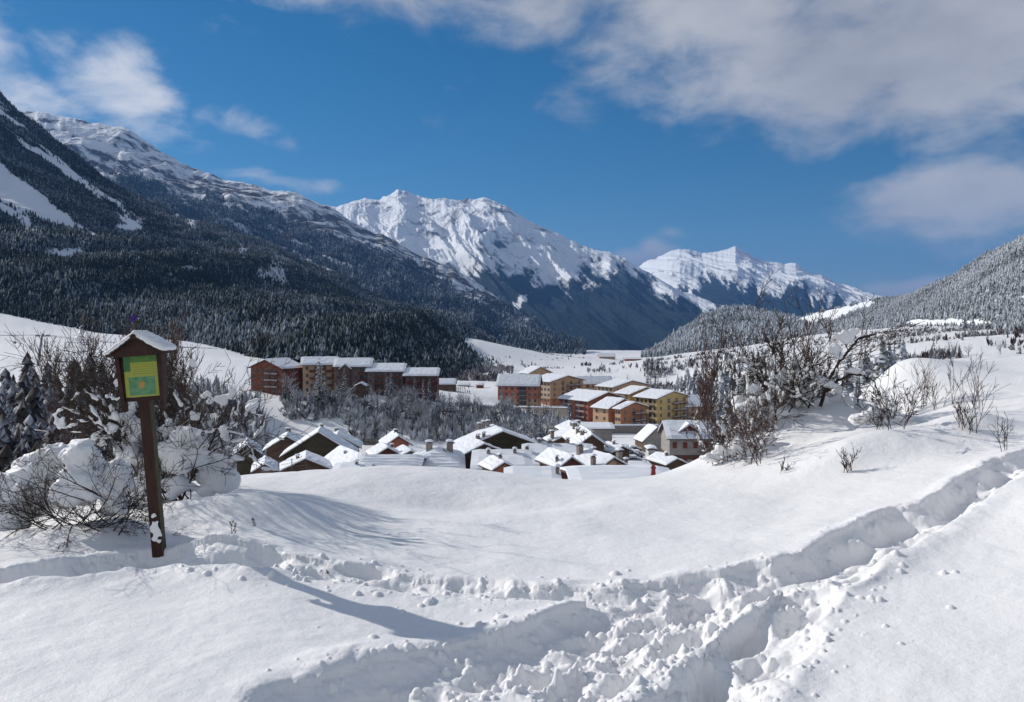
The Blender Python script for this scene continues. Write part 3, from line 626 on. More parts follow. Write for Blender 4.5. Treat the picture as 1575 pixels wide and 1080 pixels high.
# near left mountain
def fA(px, py, f):
    n = nz(px, py, 22, 3)*14
    chute = line([(0,278),(60,315),(100,338),(148,362),(160,375)])(px); wdt = line([(-50,34),(0,27),(60,20),(100,12),(148,3),(165,-30)])(px)
    n = n + nz(px, py, 6, 4)*9
    s1 = sstep(-5, 8, wdt - np.abs(py - chute) + n*.45)
    def patch(cx, cy, rx, ry, k=1.): return k*sstep(1.25, .55, np.hypot((px-cx)/rx, (py-cy)/ry) + n/22)
    s2 = patch(98,388,36,9,.9) + patch(425,415,26,30,.62) + patch(372,385,9,9,.7) + patch(497,492,28,7,.8) + patch(195,350,16,5,.6) + patch(660,545,35,12,.55) + patch(300,412,40,4,.5) + patch(215,300,6,24,.0)
    s3 = patch(75,245,5,5,.0)
    streak = .45*sstep(0, 1, 1 - np.abs(py - line([(60,230),(120,280),(200,345)])(px))/6) * (px > 55) * (px < 210)
    g = fbm((py - .78*px)/13 + nz(px, py, 50, 5), (px + py)/170, 4, 77); gl = .75*sstep(.08, .34, g) * sstep(440, 330, py + .15*px) * (px < 420) + .4*sstep(.15, .45, nz(px, py, 26, 78))
    return np.clip(1 - s1 - .9*s2 - s3 - streak - gl, 0, 1), -.1
ridA = [(-260,-260,-60,2300),(-120,-120,60,2350),(-20,-20,130,2400),(0,0,143,2400),(23,23,171,2400),(58,58,194,2400),(82,82,217,2400),(117,117,240,2400),(156,156,270,2400),(194,194,295,2400),(241,241,318,2400),
        (280,280,334,2400),(331,331,351,2450),(389,389,369,2450),(428,428,384,2450),(467,467,408,2450),(520,520,425,2450),(560,560,449,2400),(620,620,468,2300),(680,680,492,2150),(730,730,512,2000),(770,770,532,1900),(820,820,548,1850),(850,850,560,1800)]
footA = [(-260,-260,486,740),(0,0,488,735),(100,100,507,715),(200,200,518,690),(300,300,533,620),(390,390,556,545),(480,480,566,500),(600,600,578,560),(700,700,584,660),(760,760,572,900),(820,820,566,1150),(850,850,566,1300)]
mountain('near_slope', ridA, footA, 560, 240, 120, 330, mA, fA, rock=.2, sag=.10, seed=11, envr=.10)
# second left mountain
lB = line([(0,215),(60,238),(150,262),(230,285),(300,300),(345,312),(400,322),(470,345),(540,372),(620,395),(700,440),(760,455),(900,500)])
def fB(px, py, f):
    n = nz(px, py, 30, 8)*26 + nz(px, py, 7, 9)*7
    fo = sstep(-9, 12, py + n - lB(px))
    def patch(cx, cy, rx, ry, k=1.): return k*sstep(1.25, .55, np.hypot((px-cx)/rx, (py-cy)/ry) + n/30)
    fo = fo*(1 - patch(700,425,40,5,.5)) * (1 - patch(808,490,14,4,.9)) - patch(530,355,60,10,.4) - .25*patch(460,420,120,20) - .55*sstep(.1, .4, fbm((py - .5*px)/11 + nz(px, py, 50, 6), (px + py)/150, 4, 79))
    return np.clip(fo, 0, 1), np.where(py > lB(px)-30, .10, .02)
ridB = [(-60,-60,185,6200),(40,40,178,6200),(70,70,178,6200),(110,110,186,6200),(160,160,194,6200),(190,190,200,6200),(230,230,225,6100),(265,265,245,6000),(300,300,262,6000),(345,345,278,5900),(380,380,284,5900),
        (420,420,296,5800),(445,445,297,5800),(470,470,309,5700),(520,520,330,5600),(560,560,353,5500),(610,610,373,5400),(650,650,397,5300),(700,700,418,5200),(760,760,455,4900),(800,800,480,4600),(850,850,512,4200),(900,900,545,3800)]
footB = [(-60,-60,420,2900),(200,200,430,2900),(400,400,470,2900),(600,600,520,2800),(700,700,548,2700),(800,800,556,2500),(900,900,556,2500)]
mountain('second_slope', ridB, footB, 620, 240, 260, 700, mB, fB, rock=.50, sag=.06, seed=25, envr=.12, jag=14, slant=.5)
# central snow mountain
lC = line([(480,360),(560,395),(620,402),(660,412),(700,418),(725,396),(760,392),(800,405),(840,425),(870,442),(905,412),(940,412),(1000,428),(1060,455),(1110,474)])
def fC(px, py, f):
    n = nz(px*1.3, py*.7, 26, 14)*34 + nz((px - py*.9)*1.1, py*.45, 9, 15)*26
    fo = sstep(-26, 32, py + n - lC(px))
    def patch(cx, cy, rx, ry, k=1.): return k*sstep(1.2, .6, np.hypot((px-cx)/rx, (py-cy)/ry) + n/45)
    fo = fo * (1 - patch(848,433,10,3,.9)) * (1 - patch(800,462,9,14,.8)) - patch(760,445,40,40,.25) - patch(860,500,30,16,.22)
    return np.clip(fo, 0, 1), np.where((px > 760) & (px < 860) & (py > 370), .04, 0.0) + .05*nz(px, py, 60, 12)
ridC = [(440,440,318,11500),(490,490,318,11500),(520,520,322,11500),(545,545,313,11500),(570,570,308,11500),(585,585,309,11500),(600,600,304,11500),(613,613,298,11500),(625,625,303,11500),(640,640,309,11500),(680,680,311,11400),(715,715,312,11300),(745,745,308,11200),(775,775,322,11000),
        (810,810,341,10800),(840,840,354,10600),(870,870,369,10400),(905,905,384,10200),(940,940,397,10000),(990,990,418,9600),(1030,1030,440,9300),(1060,1060,454,9100),(1110,1110,474,8800),(1140,1140,492,8500)]
footC = [(440,440,420,7600),(620,620,470,6800),(750,750,530,6200),(850,850,556,5800),(950,950,558,5600),(1060,1060,556,5600),(1140,1140,552,5600)]
mountain('centre_peak', ridC, footC, 760, 320, 560, 1500, mC, fC, rock=.47, sag=.04, seed=35, envr=.05, jag=30,  slant=.6)
# right snow peak
lD = line([(940,430),(1000,446),(1040,452),(1070,432),(1100,430),(1150,432),(1185,447),(1230,440),(1260,455),(1345,468)])
def fD(px, py, f):
    n = nz(px*1.6, py*.6, 24, 24)*26 + nz(px*1.4 - py*.8, py*.6, 6, 25)*20
    return np.clip(sstep(-22, 28, py + n - lD(px)), 0, 1), .04*nz(px, py, 50, 22)
ridD = [(930,930,420,15000),(965,965,417,15000),(985,985,410,15000),(1000,1000,402,15000),(1030,1030,388,15000),(1045,1045,386,15000),(1060,1060,386,15000),(1080,1080,392,14900),(1105,1105,388,14800),(1130,1130,381,14800),(1145,1145,388,14800),(1160,1160,398,14700),(1180,1180,405,14500),(1205,1205,409,14400),
        (1222,1222,409,14300),(1240,1240,420,14200),(1262,1262,424,14000),(1290,1290,438,13900),(1320,1320,448,13800),(1350,1350,461,13700),(1400,1400,470,13500)]
footD = [(930,930,520,9800),(1000,1000,520,9600),(1200,1200,520,9200),(1400,1400,520,9200)]
mountain('right_peak', ridD, footD, 520, 220, 520, 1200, mC, fD, rock=.45, sag=.02, seed=47, envr=.05, jag=30,  slant=.6)
# low frosted hill
ridE = [(985,985,552,2300),(1010,1010,538,2400),(1040,1040,516,2500),(1080,1080,490,2600),(1110,1110,478,2600),(1150,1150,478,2600),(1200,1200,488,2600),(1260,1260,500,2600),(1340,1340,512,2500)]
footE = [(985,985,556,1900),(1100,1100,553,1700),(1200,1200,545,1500),(1340,1340,530,1400)]
mountain('low_hill', ridE, footE, 200, 90, 60, 260, mD, lambda px, py, f: (np.clip(.9 + 0*px, 0, 1), 0.0), rock=.2, seed=55, envr=.2)
# right hillside
def fF(px, py, f):
    n = nz(px, py, 16, 34)*12 + nz(px, py, 5, 36)*3
    def patch(cx, cy, rx, ry, k=1.): return k*sstep(1.25, .55, np.hypot((px-cx)/rx, (py-cy)/ry) + n/16)
    village = sstep(0, 6, 9 + n*.7 - np.abs(py - line([(1150,505),(1250,488),(1300,478),(1340,466)])(px))) * (px > 1190) * (px < 1345)
    return np.clip(1 - village - patch(1450,498,95,7) - patch(1590,458,40,5,.9) - patch(1545,515,60,5,.8), 0, 1), 0.0
ridF = [(1180,1180,520,2900),(1210,1210,500,2900),(1250,1250,483,2900),(1300,1300,472,2700),(1340,1340,463,2500),(1375,1375,460,2300),(1400,1400,457,2100),(1412,1412,450,2000),(1440,1440,440,1800),(1465,1465,430,1700),(1480,1480,418,1600),(1492,1492,411,1550),(1520,1520,395,1450),
        (1550,1550,380,1350),(1575,1575,367,1300),(1700,1700,310,1200),(1850,1850,240,1150)]
footF = [(1180,1180,532,1400),(1300,1300,522,1150),(1400,1400,518,950),(1500,1500,516,820),(1575,1575,512,720),(1700,1700,508,640),(1850,1850,505,600)]
mountain('right_slope', ridF, footF, 420, 170, 60, 240, mD, fF, rock=.2, seed=61, envr=.15)

# ------------------------------------------------------------------ houses
def window_mesh(wd, ht, name):
    b = MB(); t = .09
    b.box(-wd/2, wd/2, -.02, .05, 0, ht, 0)
    for x0, x1, z0, z1 in ((-wd/2-t, -wd/2, -t, ht+t), (wd/2, wd/2+t, -t, ht+t), (-wd/2, wd/2, -t, 0), (-wd/2, wd/2, ht, ht+t)):
        b.box(x0, x1, -.08, .05, z0, z1, 1)
    b.box(-.03, .03, -.045, -.021, 0, ht, 1)
    return b.mesh(name, [M['glass'], M['frame']])
WM = window_mesh(1.0, 1.25, 'window'); WD = window_mesh(1.5, 2.0, 'window')
def shutter_mesh():
    b = MB(); b.box(-.5, .5, -.03, .05, 0, 1.3, 0)
    for i in (-1, 1): b.box(i*.27-.22, i*.27+.22, -.10, -.031, -.05, 1.35, 1)
    return b.mesh('window', [M['glass'], M['shutter']])
WS = shutter_mesh()
def snow_slab(hw, rise, y0, y1, rip=0, seed=0, th=.42, hip=False, over=.5):
    """snow lying on both roof planes: lofted cross-sections with slightly uneven thickness"""
    rg = random.Random(seed); b = MB(); n = max(4, int((y1-y0)/1.1)); ns = 26 if rip else 9; rows = []
    sl = rise / hw
    for i in range(n+1):
        y = y0 + (y1-y0)*i/n; e = i in (0, n); sec_t = []; sec_b = []
        hk = 0
        if hip:
            q = min((y-y0), (y1-y)) / (hw*.75); hk = max(0, 1-q)
        for j in range(-ns, ns+1):
            f = j/ns; x = f*hw; z = rise*(1-abs(f))
            if hip: z = min(z, rise*(1-hk))
            t = th*(1 + rg.uniform(-.13,.13))
            if rip: t += .22*max(0, math.sin(abs(f)*rip*2*math.pi)) 
            if abs(j) == ns: t *= .45; x += math.copysign(.06, f) + rg.uniform(-.05,.05)
            if e: t *= .55
            sec_t.append((x, y, z + t)); sec_b.append((x, y, z + .012))
        rows.append(sec_t + sec_b[::-1])
    k = len(rows[0]); vs = [v for r in rows for v in r]; fs = []
    for i in range(n):
        for j in range(k): fs.append((i*k+j, i*k+(j+1)%k, (i+1)*k+(j+1)%k, (i+1)*k+j))
    fs.append(tuple(range(k-1, -1, -1))); fs.append(tuple(n*k+j for j in range(k)))
    b.add(vs, fs); return b
def house(h, root=None, idx=0):
    g = h.get
    hw, rise, L, wh = h['hw'], h['rise'], h['L'], h['wh']
    o = 1.0 if wh > 7 else .8
    if wh < 3.7: o = .4
    o = min(o, hw*.25)
    if root is None:
        nm = {'c':'chalet','chalet':'chalet','low':'house'}.get(h['key'])
        if nm is None:
            nm = 'apartment_block' if wh > 6.5 and h['key'] not in ('farbuilding',) else {'hut':'hut','shed':'shed','farbuilding':'building'}.get(h['key'], 'building')
        root = empty(nm, (h['x'], h['y'], h['z']), h['yaw'])
        if 'kiosk' in g('label',''): root.name = 'kiosk'
        if 'carport' in g('label',''): root.name = 'carport'
        cat = {'apartment_block':'apartment block','chalet':'chalet','house':'house','hut':'hut','shed':'shed','building':'building'}[nm]
        if root.name.startswith('kiosk'): cat = 'kiosk'
        if root.name.startswith('carport'): cat = 'carport'
        tag(root, g('label'), cat, g('group')); T = Matrix.Identity(4)
    else:
        T = root['_m'] if False else h['_T']
    def put(b, name, mats, par=root, smooth=False, lab=None):
        if T != Matrix.Identity(4): b.v = [tuple(T @ Vector(v)) for v in b.v]
        ob = b.build(name, mats, par, smooth)
        if lab: ob['label'] = lab
        return ob
    wl, wr, wg = g('wl'), g('wr', g('wl')), g('wg'); lowm = g('low'); lh = wh*g('lowh', .3)
    ww = hw - o; y0, y1 = o*.9, L - o*.9; sl = rise/hw; zt = wh + o*sl     # wall top at the wall line
    dn = -7.0; b = MB()
    mats = [M[wg], M[wl], M[wr], M[lowm or wg], M['plinth']]
    zb = lh if lowm else dn; pl = 1.6 if g('plinth') else None
    def quad(a, c, z0, z1, m): b.add([(a[0],a[1],z0),(c[0],c[1],z0),(c[0],c[1],z1),(a[0],a[1],z1)], [(0,1,2,3)], m)
    c = [(-ww,y0),(ww,y0),(ww,y1),(-ww,y1)]; fm = [0, 2, 0, 1]
    for i in range(4):
        p, q = c[i], c[(i+1)%4]; z = dn
        if pl: quad(p, q, z, pl, 4); z = pl
        if lowm: quad(p, q, z, max(lh, z), 3); z = max(lh, z)
        quad(p, q, z, zt, fm[i])
    if not g('hip'):
        for yy, s in ((y0,1),(y1,-1)):
            tri = [(-ww,yy,zt),(ww,yy,zt),(0,yy,wh+rise)]; b.add(tri if s > 0 else tri[::-1], [(0,1,2)], 0)
    put(b, 'wall', mats)
    # roof: a thin timber slab with visible verge and eave edge
    b = MB(); t = .22
    if g('hip'):
        k = hw*.75; R1 = [(-hw,0,wh),(hw,0,wh),(hw,L,wh),(-hw,L,wh),(0,k,wh+rise),(0,L-k,wh+rise)]
        b.add([(x,y,z-t) for x,y,z in R1[:4]] + R1, [(0,1,5,4),(1,2,6,5),(2,3,7,6),(3,0,4,7),(4,5,8),(5,6,9,8),(6,7,9),(7,4,8,9),(3,2,1,0)])
    else:
        b.prism([(-hw,wh),(0,wh+rise),(hw,wh),(hw,wh-t),(0,wh+rise-t*1.1),(-hw,wh-t)][::-1], 0, L)
    put(b, 'roof', [M['fascia']])
    sb = snow_slab(hw+.02, rise, -.03, L+.03, g('rip', 0), hash(h['label']) % 991 if g('label') else 5, .5 if wh > 7 else .42, g('hip', False))
    sb.v = [(x, y, z+wh) for x, y, z in sb.v]
    put(sb, 'roof_snow', [M['roof_snow']], smooth=False)
    if h['key'] != 'farbuilding' or True:
        fl = g('floors', 1); fh = wh/max(fl, 1)
        def win(me, x, y, z, rot):
            p = T @ Vector((x, y, z)); ob = link('window', me, root, p, (0, 0, rot + T.to_euler().z))
        wm = WS if g('shut') else WM
        cl, cg = g('cl', 0), g('cg', 0); far = h['key'] == 'farbuilding'
        rgw = random.Random(int(abs(h['x'])*10))
        if fl:
            for f in range(fl):
                z = fh*f + fh*.33
                bal_l = 'l' in g('balc', '') and f > 0; bal_g = 'g' in g('balc', '')
                for i in range(cl):
                    if far and f == 0: continue
                    y = y0 + (y1-y0)*(i+.5)/cl
                    if g('stair') and abs((i+.5)/cl - (1-g('stair'))) < .6/cl: continue
                    mm = WD if (bal_l and i % 3 == 1 and not g('shut')) else wm
                    win(mm, -ww-.01, y, z - (.3 if mm is WD else 0), -math.pi/2)
                for i in range(cg):
                    x = -ww + 2*ww*(i+.5)/cg
                    mid = bal_g and abs((i+.5)/cg - .6) < .28 and f > 0
                    win(WD if mid else wm, x, y0-.01, z - (.3 if mid else 0), 0)
                    if h['yaw'] > .1 and not g('eaves') and fl > 2 and False: pass
                if g('key') == 'gableblock' :
                    for i in range(3): win(wm, ww+.01, y0+(y1-y0)*(i+.5)/3, z, math.pi/2)
        if fl and fl < 3 and cg and not g('shut') and h['key'] == 'c':
            pass
        # balconies
        if 'g' in g('balc', ''):
            for f in range(1, fl):
                bb = MB(); x0, x1 = -ww*.05, ww*.82; zz = fh*f
                bb.box(x0, x1, y0-1.25, y0-.02, zz-.12, zz+.04, 0); bb.box(x0, x1, y0-1.28, y0-1.2, zz+.35, zz+1.05, 1)
                for x in (x0+.05, (x0+x1)/2, x1-.05): bb.box(x-.07, x+.07, y0-1.36, y0-1.24, zz-fh*.55, zz+fh*.45, 0)
                put(bb, 'balcony', [M['balcony'], M['railing']])
        if 'l' in g('balc', ''):
            for f in range(1, fl):
                for q in (.22, .68):
                    if cl < 3: continue
                    bb = MB(); yc = y0+(y1-y0)*q; wy = (y1-y0)*.13; zz = fh*f
                    bb.box(-ww-1.2, -ww-.02, yc-wy, yc+wy, zz-.12, zz+.04, 0); bb.box(-ww-1.24, -ww-1.17, yc-wy, yc+wy, zz+.12, zz+1.0, 0 if g('group') == BG else 1)
                    put(bb, 'balcony', [M['balcony'], M['railing']])
    if g('stair'):
        bb = MB(); yc = y0+(y1-y0)*(1-g('stair')); bb.box(-ww-.5, -ww+.1, yc-1.6, yc+1.6, -6, wh+.9, 0)
        for k in range(6): bb.box(-ww-.56, -ww-.501, yc-1.6, yc+1.6, k*wh/5-.12, k*wh/5+.12, 1)
        put(bb, 'stair_glazing', [M['glass'], M['railing']])
    if g('dormer') is not None:
        yc = L*(.5 - g('dormer')); dw = 3.0 if g('shut') else 2.6; dh = 2.1; bb = MB(); zb_ = wh + (.9 if g('shut') else -1.0)
        x_in = -hw*.1; x_out = -hw - (0.15 if g('shut') else .9)
        if g('shut'): x_out = -hw*.72
        # a cross gable facing the viewer
        def pr(poly, xa, xb, m):
            n = len(poly); vs = [(xa, yc+u, z) for u, z in poly] + [(xb, yc+u, z) for u, z in poly]
            bb.add(vs, [tuple(range(n)), tuple(range(2*n-1, n-1, -1))] + [(i+n, (i+1)%n+n, (i+1)%n, i) for i in range(n)], m)
        dz = -wh if not g('shut') else -.6
        pr([(-dw+.5, zb_+dz), (dw-.5, zb_+dz), (dw-.5, zb_+.3), (0, zb_+dh-.15), (-dw+.5, zb_+.3)], x_out+.5, x_in, 0)
        put(bb, 'dormer', [M['brown'] if not g('shut') else M['darkred']])
        bb = MB()
        for s in (-1, 1):
            vs = [(xx, yc+u, z) for xx in (x_out, x_in) for u, z in ((0, zb_+dh), (s*dw, zb_), (s*dw, zb_-.2), (0, zb_+dh-.2))]
            bb.add(vs, [(0,1,2,3),(7,6,5,4),(0,4,5,1),(1,5,6,2),(2,6,7,3),(3,7,4,0)], 0)
            vs = [(xx, yc+u, z) for xx in (x_out-.03, x_in) for u, z in ((0, zb_+dh+.5), (s*(dw+.05), zb_+.3), (s*(dw+.05), zb_+.015), (0, zb_+dh+.015))]
            bb.add(vs, [(0,1,2,3),(7,6,5,4),(0,4,5,1),(1,5,6,2),(2,6,7,3),(3,7,4,0)], 1)
        put(bb, 'dormer_roof', [M['fascia'], M['roof_snow']])
    if g('porch'):
        bb = MB(); yc = L*.78; zz = wh*.62
        bb.add([(-ww-2.4,yc-3,zz-1),(-ww-2.4,yc+3,zz-1),(-ww,yc+3,zz+.3),(-ww,yc-3,zz+.3),(-ww-2.4,yc-3,zz-.5),(-ww-2.4,yc+3,zz-.5),(-ww,yc+3,zz+.8),(-ww,yc-3,zz+.8)],
               [(3,2,1,0),(4,5,6,7),(0,1,5,4),(1,2,6,5),(2,3,7,6),(3,0,4,7)], 0)
        put(bb, 'porch_roof', [M['roof_snow']])
    if h['key'] == 'low':
        bb = MB(); yy = L*.21; xx = -hw*.55; zz = wh + rise*.4
        def fr(z, a): return [(xx-a, yy-a, z), (xx+a, yy-a, z), (xx+a, yy+a, z), (xx-a, yy+a, z)]
        prof = [(-.5,.34),(.25,.3),(.7,.2),(1.15,.17),(1.3,.24),(1.38,.24)]
        vs = [v for z, a in prof for v in fr(zz+z, a)]; fs = [(i*4+j, i*4+(j+1)%4, i*4+4+(j+1)%4, i*4+4+j) for i in range(5) for j in range(4)] + [(20,21,22,23)]
        bb.add(vs, fs); bb.box(xx-.22, xx-.08, yy-.1, yy+.1, zz+1.382, zz+1.62); bb.box(xx+.08, xx+.22, yy-.1, yy+.1, zz+1.382, zz+1.52)
        put(bb, 'chimney', [M['chim_red']], lab='dark red flared chimney with two short pots')
    for (fy, fx, ht, sz) in g('ch', []):
        x, y = fx*hw, fy*L; z = wh + rise*(1-abs(fx)); a = sz*.32
        bb = MB(); bb.box(x-a, x+a, y-a, y+a, z-.6, z+ht*.62, 0); bb.box(x-a-.06, x+a+.06, y-a-.06, y+a+.06, z+ht*.62+.001, z+ht*.62+.08, 0)
        for q in (-1, 1): bb.box(x+q*a*.6-.07, x+q*a*.6+.07, y-a*.6, y+a*.6, z+ht*.62+.081, z+ht*.62+.3, 1)
        co = put(bb, 'chimney', [M['chim'], M['dark_metal']])
        bb = MB(); s = snow_slab(a+.12, .06, y-a-.12, y+a+.12, 0, 3, .22); bb.v = [(X+x, Y, Z+z+ht*.62+.3) for X, Y, Z in s.v]; bb.f = s.f; bb.m = s.m
        put(bb, 'snow_cap', [M['roof_snow']], co)
    return root
for h in HS:
    root = house(h)
    for tw in h.get('twin', []):
        n0 = len(HS); G(h['key'], tw[0], tw[1], tw[2], tw[3], tw[4], tw[5], **{k: v for k, v in h.items() if k in ('wl','wg','floors','balc','low','lowh','plinth','group')}, cl=2, cg=0)
        h2 = HS.pop(); W1 = Matrix.Translation((h['x'], h['y'], h['z'])) @ Matrix.Rotation(h['yaw'], 4, 'Z')
        W2 = Matrix.Translation((h2['x'], h2['y'], h2['z'])) @ Matrix.Rotation(h2['yaw'], 4, 'Z'); h2['_T'] = W1.inverted() @ W2
        house(h2, root)

# ------------------------------------------------------------------ woods on the mountain sides (far-off, uncountable)
def conifer_low(seed, tiers=3, sides=6, slim=.22):
    rg = random.Random(seed); vs = []; fs = []
    for k in range(tiers):
        z0 = .08 + k*.78/tiers; z1 = min(1.0, z0 + 1.44/tiers); r = slim*(1 - k/tiers*.72)
        b = len(vs)
        for j in range(sides):
            a = 2*math.pi*j/sides + rg.uniform(-.3,.3); q = r*rg.uniform(.6,1.15); vs.append((math.cos(a)*q, math.sin(a)*q, z0 + rg.uniform(-.07,.05)))
        vs.append((rg.uniform(-.01,.01), rg.uniform(-.01,.01), z1))
        for j in range(sides): fs.append((b+j, b+(j+1)%sides, b+sides))
    return np.array(vs), np.array(fs)
def blob_low(seed, n=9):
    rg = random.Random(seed); vs = []; fs = []        # a loose bare or rounded tree: many small leaning slivers
    for k in range(n):
        a = rg.uniform(0, 6.283); tx, ty = math.cos(a)*rg.uniform(.05,.36), math.sin(a)*rg.uniform(.05,.36); z = rg.uniform(.55, 1.0); b = len(vs); wv = rg.uniform(.05,.12)
        m = (tx*.5, ty*.5, z*.45); vs += [(0,0,0), (m[0]-wv, m[1]+wv*.4, m[2]), (m[0]+wv, m[1]-wv*.4, m[2]+.06), (tx, ty, z)]; fs += [(b,b+2,b+1),(b+1,b+2,b+3)]
    return np.array(vs), np.array(fs)
TLOW = [conifer_low(i, 3, 6, .17 + .02*(i % 4)) for i in range(6)]; TMID = [conifer_low(30+i, 9, 9, .15 + .02*(i % 4)) for i in range(8)]; BLOW = [blob_low(i) for i in range(5)]
def wood(name, pos, hts, templates, mt, seed, label, cat='wood', snow_bias=0.):
    rg = np.random.RandomState(seed); n = len(pos); VV = []; FF = []; SN = []; off = 0
    which = rg.randint(len(templates), size=n)
    for ti, (tv, tf) in enumerate(templates):
        s = np.where(which == ti)[0]
        if not len(s): continue
        a = rg.rand(len(s))*6.283; ca, sa = np.cos(a)[:,None], np.sin(a)[:,None]; hh = (hts[s]*np.exp(rg.randn(len(s))*.22))[:,None]; wv = hh*(.75+.8*rg.rand(len(s))[:,None])
        x = (tv[:,0]*ca - tv[:,1]*sa)*wv + pos[s,0][:,None]; y = (tv[:,0]*sa + tv[:,1]*ca)*wv + pos[s,1][:,None]; z = tv[:,2]*hh + pos[s,2][:,None] - .3
        V_ = np.stack([x,y,z], -1).reshape(-1,3)
        F_ = (tf[None] + (np.arange(len(s))*len(tv))[:,None,None]).reshape(-1,3) + off
        VV.append(V_); FF.append(F_); SN.append((.75*rg.rand(len(V_)) + np.repeat(.35*rg.rand(len(s)) + .30*fbm(pos[s,0]/120, pos[s,1]/120 + pos[s,2]/60, 4, 91), len(tv)) + snow_bias)); off += len(V_)
    me = fast_mesh(name, np.concatenate(VV), np.concatenate(FF), [mt], False, {'sn': np.concatenate(SN)})
    o = tag(link(name, me), label, cat, kind='stuff'); return o
def sample_hill(key, n, seed, minf=.08, dens=None, vmax=1.):
    S, fr, px, py = HILL[key]; rg = np.random.RandomState(seed)
    a = np.linalg.norm(np.cross(S[1:,:-1]-S[:-1,:-1], S[:-1,1:]-S[:-1,:-1]), axis=-1)
    wgt = a * (fr[:-1,:-1] > minf) * np.clip(fr[:-1,:-1], 0, 1)**2.2
    wgt = wgt * (px[:-1,:-1] > -60) * (px[:-1,:-1] < 1640)
    if dens is not None: wgt = wgt * dens(px[:-1,:-1], py[:-1,:-1], S[:-1,:-1])
    wgt = wgt.ravel()/wgt.sum(); c = rg.choice(len(wgt), n, p=wgt); i, j = np.unravel_index(c, a.shape); u, v = rg.rand(n)[:,None], rg.rand(n)[:,None]
    return S[i,j]*(1-u)*(1-v) + S[i+1,j]*u*(1-v) + S[i,j+1]*(1-u)*v + S[i+1,j+1]*u*v, px[i,j], py[i,j]
def dist_w(p, q): return lambda px, py, S: 1/np.clip(np.linalg.norm(S, axis=-1), 300, None)**p
rgn = np.random.RandomState(1)
pos, px, py = sample_hill('near_slope', 125000, 2, dens=dist_w(1.2, 0))
clump = fbm(pos[:,0]/60, pos[:,1]/60, 4, 71)
wood('conifer_wood', pos, 4.6 + 4.2*rgn.rand(len(pos)) + 3*clump, TLOW, M['far forest'], 3, 'dark conifer wood covering the near left mountain side')
pos, px, py = sample_hill('second_slope', 42000, 4)
wood('conifer_wood', pos, 13 + 10*rgn.rand(len(pos)), TLOW[:3], M['far forest'], 5, 'dark conifer wood on the second mountain on the left below its snowy top')
pos, px, py = sample_hill('right_slope', 46000, 6, dens=dist_w(1., 0))
wood('frosted_wood', pos, 3.4 + 4.4*rgn.rand(len(pos)), TLOW, M['far frosted forest'], 7, 'snow-dusted grey wood on the steep right hillside')
pos, px, py = sample_hill('low_hill', 13000, 8)
wood('frosted_wood', pos, 8 + 8*rgn.rand(len(pos)), TLOW, M['far frosted forest'], 9, 'snow-dusted grey wood on the low rounded hill in mid valley')
def scatter(n, region, seed):
    """random ground points inside a list of (px0, px1, Y0, Y1, weight) patches"""
    rg = np.random.RandomState(seed); w = np.array([r[4] for r in region], float); w /= w.sum(); k = rg.choice(len(region), n, p=w)
    a = np.array([r[:4] for r in region], float)[k]; px = a[:,0] + (a[:,1]-a[:,0])*rg.rand(n); Y = a[:,2]*(a[:,3]/a[:,2])**rg.rand(n)
    x = (px-787.5)/F*Y; z = H0(x, Y); return np.stack([x, Y, z], -1), rg
# hedge rows and brush in the valley fields
reg = [(735,900,1250,1700,3),(800,960,900,1300,1.2),(700,790,640,900,1.6),(900,1060,520,800,.9),(1000,1130,480,1500,2.2),(1060,1340,760,1000,.5),(1330,1600,820,1050,3.2),(1330,1600,340,560,2.2),(1480,1600,560,780,1.0),
       (600,770,560,760,2.0),(990,1020,560,1200,.8),(1180,1345,900,1400,3.0)]
pos, rg = scatter(15000, reg, 12)
cl = fbm(pos[:,0]/45, pos[:,1]/45, 4, 81); pos = pos[cl > .0]
rr = np.random.RandomState(5).rand(len(pos))
wood('brush', pos, 1.6 + 4.4*rr**1.5, BLOW + TLOW[:2], M['far larch'], 13, 'bare frosted brush and hedge trees scattered over the valley fields', 'brush')
# undergrowth on the steep river banks
reg = [(430,560,292,320,1),(540,880,274,320,5),(-250,360,110,285,5),(1090,1420,110,260,5),(700,800,296,330,1.2)]
pos, rg = scatter(7000, reg, 15)
cl = fbm(pos[:,0]/14, pos[:,1]/14, 3, 83); pos = pos[cl > -.2]
wood('undergrowth', pos, 1.0 + 3.4*np.random.RandomState(6).rand(len(pos)), BLOW, M['frost twigs'], 16, 'frosted undergrowth between the trees on the river banks', 'undergrowth', -.1)

reg = [(200,400,225,296,3),(150,345,190,292,2)]
pos, rg = scatter(900, reg, 18)
wood('rimed_wood', pos, 5 + 5*np.random.RandomState(9).rand(len(pos)), BLOW, M['frost twigs'], 21, 'rimed bare wood between the notice board and the red gabled block', 'wood')
reg = [(-120,150,170,292,4),(100,210,225,296,2)]
pos, rg = scatter(800, reg, 19)
wood('left_wood_depth', pos, 9 + 5*np.random.RandomState(9).rand(len(pos)), TMID, M['larch'], 20, 'depth of the dark wood below the ski slope on the left', 'wood')
reg = [(1090,1400,190,330,3),(1040,1180,400,640,2)]
pos, rg = scatter(420, reg, 22)
wood('right_wood_depth', pos, 7 + 5*np.random.RandomState(9).rand(len(pos)), TMID, M['far frosted forest'], 23, 'depth of the grey wood behind the bush on the right', 'wood')

